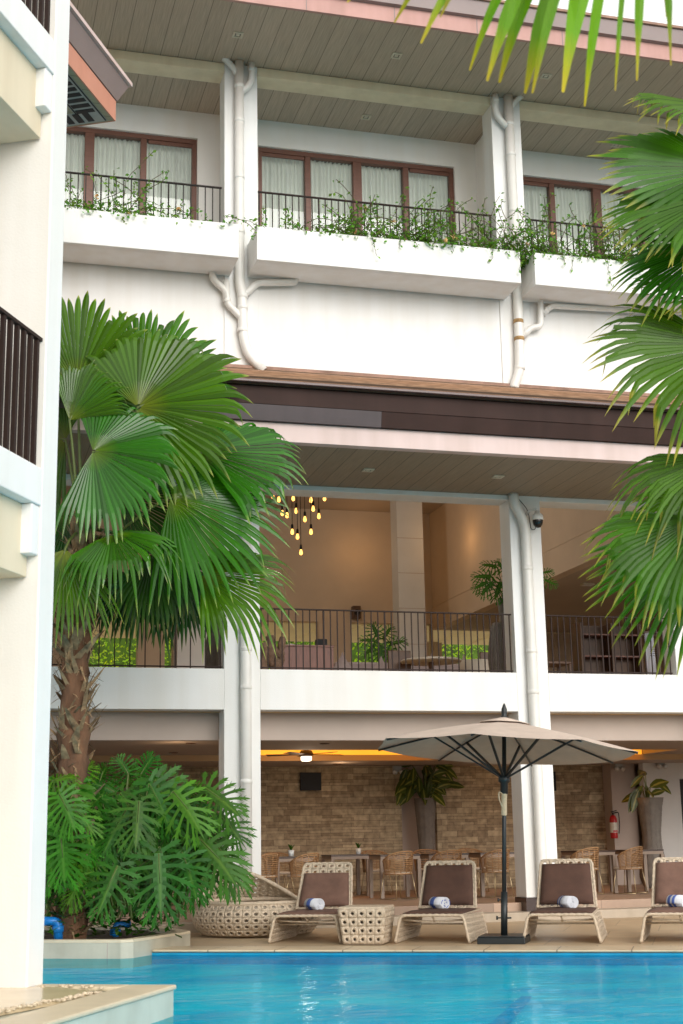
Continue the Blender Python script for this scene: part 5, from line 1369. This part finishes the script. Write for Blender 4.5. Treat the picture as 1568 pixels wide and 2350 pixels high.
# ------------------------------------------------------------------ chandelier
YC = 24.6
t = thing('bulb_chandelier', 'cluster of warm filament bulbs hanging on black cords at different heights', 'chandelier', at(690, 1100, YC))
BU = [(626, 1138, 0), (640, 1147, .1), (673, 1144, .0), (714, 1148, .1), (745, 1144, 0), (648, 1178, .2), (659, 1183, -.1), (680, 1173, .15), (700, 1192, 0), (719, 1168, -.1), (732, 1185, .1), (671, 1221, 0), (683, 1232, .1), (714, 1221, -.1), (691, 1268, .0)]
mb = MB(); pt_ = at(686, 1000, YC); mb.box(pt_.x-.4, pt_.x+.4, YC-.25, YC+.25, 9.42, 9.465); obj('ceiling_plate', mb, M['black'], t)
for px, py, dy in BU:
    p = at(px, py, YC+dy)
    mb = MB(); mb.tube([(p.x, p.y, 9.43), (p.x, p.y, p.z+.1)], .006, 5); cd = obj('cord', mb, M['black'], t)
    mb = MB(); mb.lathe([(.012, .15), (.022, .13), (.024, .06), (.02, .055)], p, 12); obj('socket', mb, M['black'], cd)
    mb = MB(); mb.lathe([(.014, .06), (.022, .035), (.031, .0), (.030, -.025), (.016, -.045), (0, -.05)], p, 14); obj('bulb', mb, M['bulb'], cd)
    
# ------------------------------------------------------------------ second floor furniture
p = at(708, 1500, 25.2)
t = thing('reception_desk', 'reddish wooden reception desk behind the second floor railing', 'desk', (p.x, 25.2, 3.75))
a, b = at(650, 1481, 25.2), at(765, 1481, 25.2)
mb = MB(); mb.box(a.x, b.x, 25.2, 25.24, 3.75, a.z-.02); obj('front_panel', mb, M['redwood'], t)
mb = MB(); mb.box(a.x-.02, b.x+.02, 25.18, 25.8, a.z-.02, a.z+.015); obj('desk_top', mb, M['redwood'], t, bevel=.004)
mb = MB(); mb.box(a.x, a.x+.04, 25.24, 25.78, 3.75, a.z-.02); mb.box(b.x-.04, b.x, 25.24, 25.78, 3.75, a.z-.02); obj('side_panel', mb, M['redwood'], t)
pm = at(738, 1481, 25.5)
t = thing('desk_monitor', 'small black monitor standing on the reception desk', 'monitor', (pm.x, 25.5, a.z+.015))
mb = MB(); mb.box(pm.x-.1, pm.x+.1, 25.45, 25.6, a.z+.03, a.z+.17); obj('screen_box', mb, M['black'], t, bevel=.01)
mb = MB(); mb.box(pm.x-.06, pm.x+.06, 25.46, 25.58, a.z+.016, a.z+.03); obj('stand', mb, M['black'], t)
p = at(668, 1480, 26.2)
t = thing('grey_armchair', 'rounded pale grey armchair top behind the reception desk', 'armchair', (p.x, 26.2, 3.75))
mb = MB(); mb.lathe([(.34, 0), (.4, .2), (.40, .75), (.36, .98), (.22, 1.14), (0, 1.2)], (p.x, 26.2, 3.75), 24); obj('back_shell', mb, M['armchair'], t)
mb = MB(); mb.lathe([(0, .45), (.3, .45), (.33, .4), (.3, .3), (0, .3)], (p.x, 25.75, 3.75), 20); obj('seat', mb, M['armchair'], t)
p = at(622, 1500, 24.4)
t = thing('driftwood_sculpture', 'gnarled brown driftwood sculpture at the left end of the railing', 'sculpture', (p.x, 24.4, 3.75))
rng = random.Random(9)
for k, (dx, w, h) in enumerate(((-.13, .1, .95), (.02, .12, 1.08), (.12, .09, .8), (.2, .07, 1.05))):
    P_ = [Vector((p.x+dx+rng.uniform(-.05, .05), 24.4+rng.uniform(-.06, .06), 3.75+h*i/8)) for i in range(9)]
    mb = MB(); mb.tube(P_, [w*rng.uniform(.6, 1.2) for _ in P_], 9); obj('branch', mb, M['driftwood'], t)
for px, Y, lb in ((503, 23.2, 'dark woven urn left of the white column on the second floor'), (1151, 23.0, 'dark woven urn at the right end of the middle railing')):
    p = at(px, 1500, Y); vase((p.x, Y, 3.75), 1.18, .23, lb, [(.55, 0), (.75, .08), (1, .4), (.98, .6), (.75, .9), (.6, 1), (.5, 1), (0, .9)])
p = at(1160, 1380, 23.2); z = p.z
t = thing('potted_philodendron', 'split leaf philodendron in a tall pot by the right second floor column', 'plant', (p.x, 23.2, 3.75))
mb = MB(); mb.lathe([(.1, 0), (.1, 1.0), (.14, z-3.75+.05), (.12, z-3.75+.05), (0, z-3.75)], (p.x, 23.2, 3.75), 16); obj('pot', mb, M['stonevase'], t)
mb = MB(); S_ = MB()
for k, (px, py, an, lp) in enumerate(((1128, 1322, 175, 52), (1140, 1300, 165, 44), (1132, 1335, -140, 50), (1150, 1335, -115, 52), (1158, 1310, 120, 40), (1120, 1335, 200, 44), (1250, 1330, -20, 34), (1158, 1345, -80, 45), (1245, 1315, 20, 30))):
    b = at(px, py, 23.1); a_ = R(an); ax = RT*math.cos(a_)+Vector((0, 0, 1))*math.sin(a_)-FW*.2
    lobed_leaf(mb, b, ax, -FW+Vector((0, 0, .7)), lp/145, 900+k, 7, .15, .55, .5); S_.tube([(p.x, 23.2, z), Vector((p.x, 23.2, z)).lerp(b, .5)+Vector((0, 0, .08)), b], .008, 5)
obj('leaves', mb, M['philo'], t); obj('stems', S_, M['stem'], t)
p = at(880, 1480, 27.5)
t = thing('potted_palm', 'dark palm like plant in front of the garden opening', 'plant', (p.x, 27.5, 3.75))
mb = MB(); S_ = MB(); mb2 = MB()
for k, (px, py, an, lp) in enumerate(((868, 1462, 110, 40), (862, 1470, 170, 40), (880, 1465, 60, 38), (895, 1478, 20, 40), (875, 1480, -100, 46), (890, 1490, -70, 44), (860, 1482, 215, 36))):
    b = at(px, py, 27.4); a_ = R(an); ax = RT*math.cos(a_)+Vector((0, 0, 1))*math.sin(a_)-FW*.2
    lobed_leaf(mb, b, ax, -FW+Vector((0, 0, .7)), lp/110, 950+k, 7, .15, .55, .5); S_.tube([(p.x, 27.5, 4.3), Vector((p.x, 27.5, 4.3)).lerp(b, .5), b], .008, 5)
mb2.lathe([(0, 0), (.16, 0), (.2, .55), (.17, .55), (0, .5)], (p.x, 27.5, 3.75), 16)
obj('leaves', mb, M['philo'], t); obj('stems', S_, M['stem'], t); obj('pot', mb2, M['stonevase'], t)
# sofa row with pointed cushions
a, b = at(770, 1520, 27.0), at(1110, 1520, 26.6)
t = thing('lounge_sofa', 'long mauve lounge sofa row behind the second floor railing', 'sofa', ((a.x+b.x)/2, 27, 3.75))
mb = MB(); mb.box(a.x, b.x, 27.0, 27.25, 3.75, 4.72); obj('backrest', mb, M['sofa'], t, bevel=.03)
mb = MB(); mb.box(a.x, b.x, 26.4, 26.98, 3.75, 4.2); obj('seat', mb, M['sofa'], t, bevel=.03)
for px, py, w, lb in ((786, 1496, .5, 'pointed mauve cushion beside the reception desk'), (875, 1506, .52, 'pointed mauve cushion below the dark palm plant'), (990, 1500, .36, 'pointed mauve cushion in front of the inner column'), (1064, 1502, .34, 'pointed mauve cushion below the right garden opening')):
    p = at(px, py, 26.2)
    t = thing('pointed_cushion', lb, 'cushion', (p.x, 26.2, 4.2), 0, 'pointed mauve cushions on the lounge sofa')
    mb = MB(); n = 10
    for s_ in (-1, 1):
        rows = []
        for j in range(n+1):
            v = j/n; row = []
            for i in range(n+1):
                u = i/n*2-1; x = u*w*(1-.0*v)*(1-v)**1.35+u*.006; zz_ = 4.15+(p.z-4.15)*v; y = 26.2+s_*.09*(1-u*u)*math.sin(math.pi*(.15+.8*v))
                row.append(mb.vert((p.x+x, y, zz_)))
            rows.append(row)
        for j in range(n):
            for i in range(n): mb.face((rows[j][i], rows[j][i+1], rows[j+1][i+1], rows[j+1][i]), 0, True)
    obj('cushion_cover', mb, M['sofa'], t)
p = at(990, 1528, 24.6)
t = thing('round_table', 'round dark cafe table beside the middle railing', 'table', (p.x, 24.6, 3.75))
mb = MB(); mb.lathe([(0, .68), (.55, .68), (.56, .7), (.55, .72), (0, .72)], (p.x, 24.6, 3.75), 32); obj('table_top', mb, M['seatpad'], t)
mb = MB(); mb.lathe([(.25, 0), (.25, .03), (.05, .06), (.05, .68)], (p.x, 24.6, 3.75), 16); obj('pedestal', mb, M['darkwood'], t)
p = at(1092, 1528, 24.8)
t = thing('tub_chair', 'low cream tub chair beside the right end of the middle railing', 'chair', (p.x, 24.8, 3.75))
mb = MB(); mb.lathe([(.26, .1), (.3, .4), (.31, .74), (.27, .75), (.25, .45), (0, .42)], (p.x, 24.8, 3.75), 24); obj('tub_shell', mb, M['seatpad'], t)
mb = MB(); mb.lathe([(.16, 0), (.16, .1), (.14, .1)], (p.x, 24.8, 3.75), 16); obj('base', mb, M['darkwood'], t)
for px, lb in ((918, 'dark low chair back left of the round table'), (1128, 'dark low chair back right of the cream tub chair')):
    p = at(px, 1525, 24.9); t = thing('dark_chair', lb, 'chair', (p.x, 24.9, 3.75), 0, 'dark low chairs on the second floor')
    mb = MB(); mb.box(p.x-.22, p.x+.22, 24.9, 24.95, 4.3, 4.68); obj('backrest', mb, M['darkwood'], t, bevel=.015)
    mb = MB(); mb.box(p.x-.22, p.x+.22, 24.95, 25.35, 4.12, 4.2); obj('seat', mb, M['darkwood'], t, bevel=.01)
    for sx in (-1, 1):
        for sy in (0, 1):
            mb = MB(); mb.box(p.x+sx*.2-.02, p.x+sx*.2+.02, 24.93+sy*.38, 24.97+sy*.38, 3.75, 4.3 if not sy else 4.12); obj('leg', mb, M['darkwood'], t)
p = at(816, 1405, 33.95)
t = thing('wall_speaker', 'small dark speaker on the brown wall above the railing', 'speaker', p)
mb = MB(); mb.box(p.x-.1, p.x+.1, 33.8, 33.995, p.z-.18, p.z+.14); obj('cabinet', mb, M['darkwood'], t, bevel=.01)
mb = MB(); mb.lathe([(0, 0), (.07, 0), (.075, .01)], (p.x, 33.795, p.z-.03), 16, axis=(0, -1, 0)); obj('cone', mb, M['black'], t)
# right bay
p = at(1340, 1480, 25.5)
t = thing('display_shelf', 'dark open wooden shelf behind the right palm fronds', 'shelf', (p.x, 27, 3.75))
a, b = at(1330, 1500, 27.0), at(1470, 1500, 27)
mb = MB(); mb.box(a.x, b.x, 27.3, 27.34, 3.75, 5.6); obj('back_panel', mb, M['darkwood'], t)
for k in range(4):
    mb = MB(); mb.box(a.x+.04, b.x-.04, 26.95, 27.3, 4.0+k*.45, 4.03+k*.45); obj('shelf_board', mb, M['redwood'], t)
for x in (a.x, (a.x+b.x)/2, b.x-.04):
    mb = MB(); mb.box(x, x+.04, 26.9, 27.3, 3.75, 5.6); obj('upright', mb, M['darkwood'], t)
p = at(1490, 1400, 24.2)
t = thing('hanging_banner', 'white cloth banner with black squiggles near the right column', 'banner', (p.x, 24.2, 5.4))
a, b = at(1480, 1440, 24.2), at(1505, 1530, 24.2)
mb = MB(); n = 8; pr = None
for i in range(n+1):
    x = a.x+(b.x-a.x)*i/n; y = 24.2+.03*math.sin(i*1.3); cur = (mb.vert((x, y, 4.05)), mb.vert((x-.02, y, 5.0)))
    if pr: mb.face((pr[0], cur[0], cur[1], pr[1]), 0, True)
    pr = cur
obj('cloth', mb, M['paper'], t, solid=.006)
mb = MB()
for k in range(3):
    for j in range(5):
        x = a.x+.05+k*.055; z = 4.72-j*.04; mb.tube([(x, 24.155, z), (x+.015, 24.155, z+.012), (x+.03, 24.155, z), (x+.045, 24.155, z+.01)], .004, 4)
obj('ink_drawing', mb, M['ink'], t)
mb = MB(); mb.box(a.x-.1, b.x+.1, 24.19, 24.21, 5.0, 5.03); mb.box(b.x+.08, b.x+.1, 24.19, 24.21, 3.75, 5.0); obj('banner_stand', mb, M['darkwood'], t)
p = at(1270, 1535, 24.6)
t = thing('cafe_table', 'small dark cafe table at the foot of the right railing', 'table', (p.x, 24.6, 3.75))
mb = MB(); mb.box(p.x-.3, p.x+.3, 24.4, 25, 4.42, 4.46); obj('table_top', mb, M['darkwood'], t, bevel=.005)
for sx in (-1, 1):
    for sy in (0, 1): mb = MB(); mb.box(p.x+sx*.27-.02, p.x+sx*.27+.02, 24.42+sy*.54, 24.46+sy*.54, 3.75, 4.42); obj('leg', mb, M['darkwood'], t)
t = thing('ceiling_lamp', 'flat white lamp on the dark lower ceiling of the right bay', 'ceiling light', atz(1348, 1339, 6.45))
q = atz(1348, 1339, 6.45)
mb = MB(); mb.box(q.x-.13, q.x+.13, q.y-.1, q.y+.1, 6.41, 6.449); obj('lamp_case', mb, M['lightframe'], t, bevel=.01)
mb = MB(); mb.box(q.x-.11, q.x+.11, q.y-.08, q.y+.08, 6.405, 6.41); obj('diffuser', mb, M['potwhite'], t)

# ------------------------------------------------------------------ garden beyond the building
mb = MB(); rng = random.Random(77)
for k in range(19000):
    x = rng.uniform(-1, 19); Yg = rng.uniform(41, 46); z = 3.4+rng.random()**.8*7.0
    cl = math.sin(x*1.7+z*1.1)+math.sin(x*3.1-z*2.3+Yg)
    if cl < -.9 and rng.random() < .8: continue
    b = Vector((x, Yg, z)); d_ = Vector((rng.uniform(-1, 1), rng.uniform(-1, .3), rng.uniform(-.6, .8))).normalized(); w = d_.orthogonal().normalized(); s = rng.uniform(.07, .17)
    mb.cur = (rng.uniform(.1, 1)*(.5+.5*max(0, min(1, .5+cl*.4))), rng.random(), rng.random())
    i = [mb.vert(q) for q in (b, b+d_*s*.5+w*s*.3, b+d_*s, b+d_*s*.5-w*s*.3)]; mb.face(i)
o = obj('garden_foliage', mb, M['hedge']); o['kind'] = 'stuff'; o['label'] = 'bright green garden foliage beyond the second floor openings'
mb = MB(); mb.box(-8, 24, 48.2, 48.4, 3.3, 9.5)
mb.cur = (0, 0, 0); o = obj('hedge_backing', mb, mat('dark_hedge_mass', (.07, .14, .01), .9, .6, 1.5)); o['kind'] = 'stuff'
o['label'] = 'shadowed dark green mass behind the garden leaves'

# ------------------------------------------------------------------ light, world, camera
SUN_EL, SUN_AZ = 21.0, 170.0              # elevation; compass azimuth (0 = +Y, clockwise)
w = bpy.data.worlds.new('World'); sc.world = w; w.use_nodes = True
nt = w.node_tree; bg = nt.nodes['Background']
sky = nt.nodes.new('ShaderNodeTexSky'); sky.sky_type = 'NISHITA'; sky.sun_disc = False
sky.sun_elevation = R(SUN_EL); sky.sun_rotation = R(SUN_AZ); sky.dust_density = 6; sky.air_density = 1.2; sky.ozone_density = .6
hs = nt.nodes.new('ShaderNodeHueSaturation'); hs.inputs['Saturation'].default_value = .12; hs.inputs['Value'].default_value = 1.5
nt.links.new(sky.outputs['Color'], hs.inputs['Color']); ov = nt.nodes.new('ShaderNodeMixRGB'); ov.inputs['Fac'].default_value = .72; ov.inputs['Color2'].default_value = (10.2, 10.0, 9.7, 1); nt.links.new(hs.outputs['Color'], ov.inputs['Color1']); nt.links.new(ov.outputs['Color'], bg.inputs['Color']); bg.inputs['Strength'].default_value = .15
sd = bpy.data.lights.new('sun', 'SUN'); sd.energy = 1.45; sd.angle = R(40); sd.color = (1, .96, .9)
so = link('sun', sd)
dv = Vector((math.sin(R(SUN_AZ))*math.cos(R(SUN_EL)), math.cos(R(SUN_AZ))*math.cos(R(SUN_EL)), math.sin(R(SUN_EL))))
so.rotation_euler = dv.to_track_quat('Z', 'Y').to_euler()
def lamp(name, loc, e, col, r=.08):
    d_ = bpy.data.lights.new(name, 'POINT'); d_.energy = e; d_.color = col; d_.shadow_soft_size = r; o_ = link(name, d_); o_.location = loc
lamp('room_fill_light', at(700, 1170, 27.5), 210, (1, .86, .7), .25)  # added room fill set well behind the bulb cluster, no fitting there
p = at(703, 1735, 26.0); lamp('fan_light', (p.x, 26, 2.5), 10, (1, .78, .55))
for px, py in ((398, 1727), (773, 1757), (1163, 1757)):
    p = atz(px, py, 2.75); lamp('spot_light', (p.x, p.y-.3, 2.6), 5, (1, .65, .38))
for x, y, z in ((9.7, 33.2, 8.4), (11.2, 31.0, 8.2)):
    lamp('wall_light', (x, y, z), 9, (1, .55, .22), .3)

cd_ = bpy.data.cameras.new('camera'); co = link('camera', cd_); sc.camera = co
cd_.sensor_fit = 'VERTICAL'; cd_.sensor_height = 36; cd_.sensor_width = 24; cd_.lens = 50; cd_.clip_end = 5000; cd_.clip_start = .05
mt = Matrix((RT, UP, -FW)).transposed().to_4x4(); mt.translation = (0, 0, ZC); co.matrix_world = mt
cd_.dof.use_dof = True; cd_.dof.focus_distance = 20.5; cd_.dof.aperture_fstop = 3.2
sc.view_settings.view_transform = 'Standard'; sc.view_settings.look = 'None'; sc.view_settings.exposure = 0; sc.view_settings.gamma = 1
sc.cycles.max_bounces = 8; sc.cycles.diffuse_bounces = 5; sc.cycles.transparent_max_bounces = 12; sc.cycles.glossy_bounces = 4
sc.cycles.caustics_reflective = False; sc.cycles.caustics_refractive = False; sc.cycles.use_denoising = True
sc.render.resolution_x = 683; sc.render.resolution_y = 1024
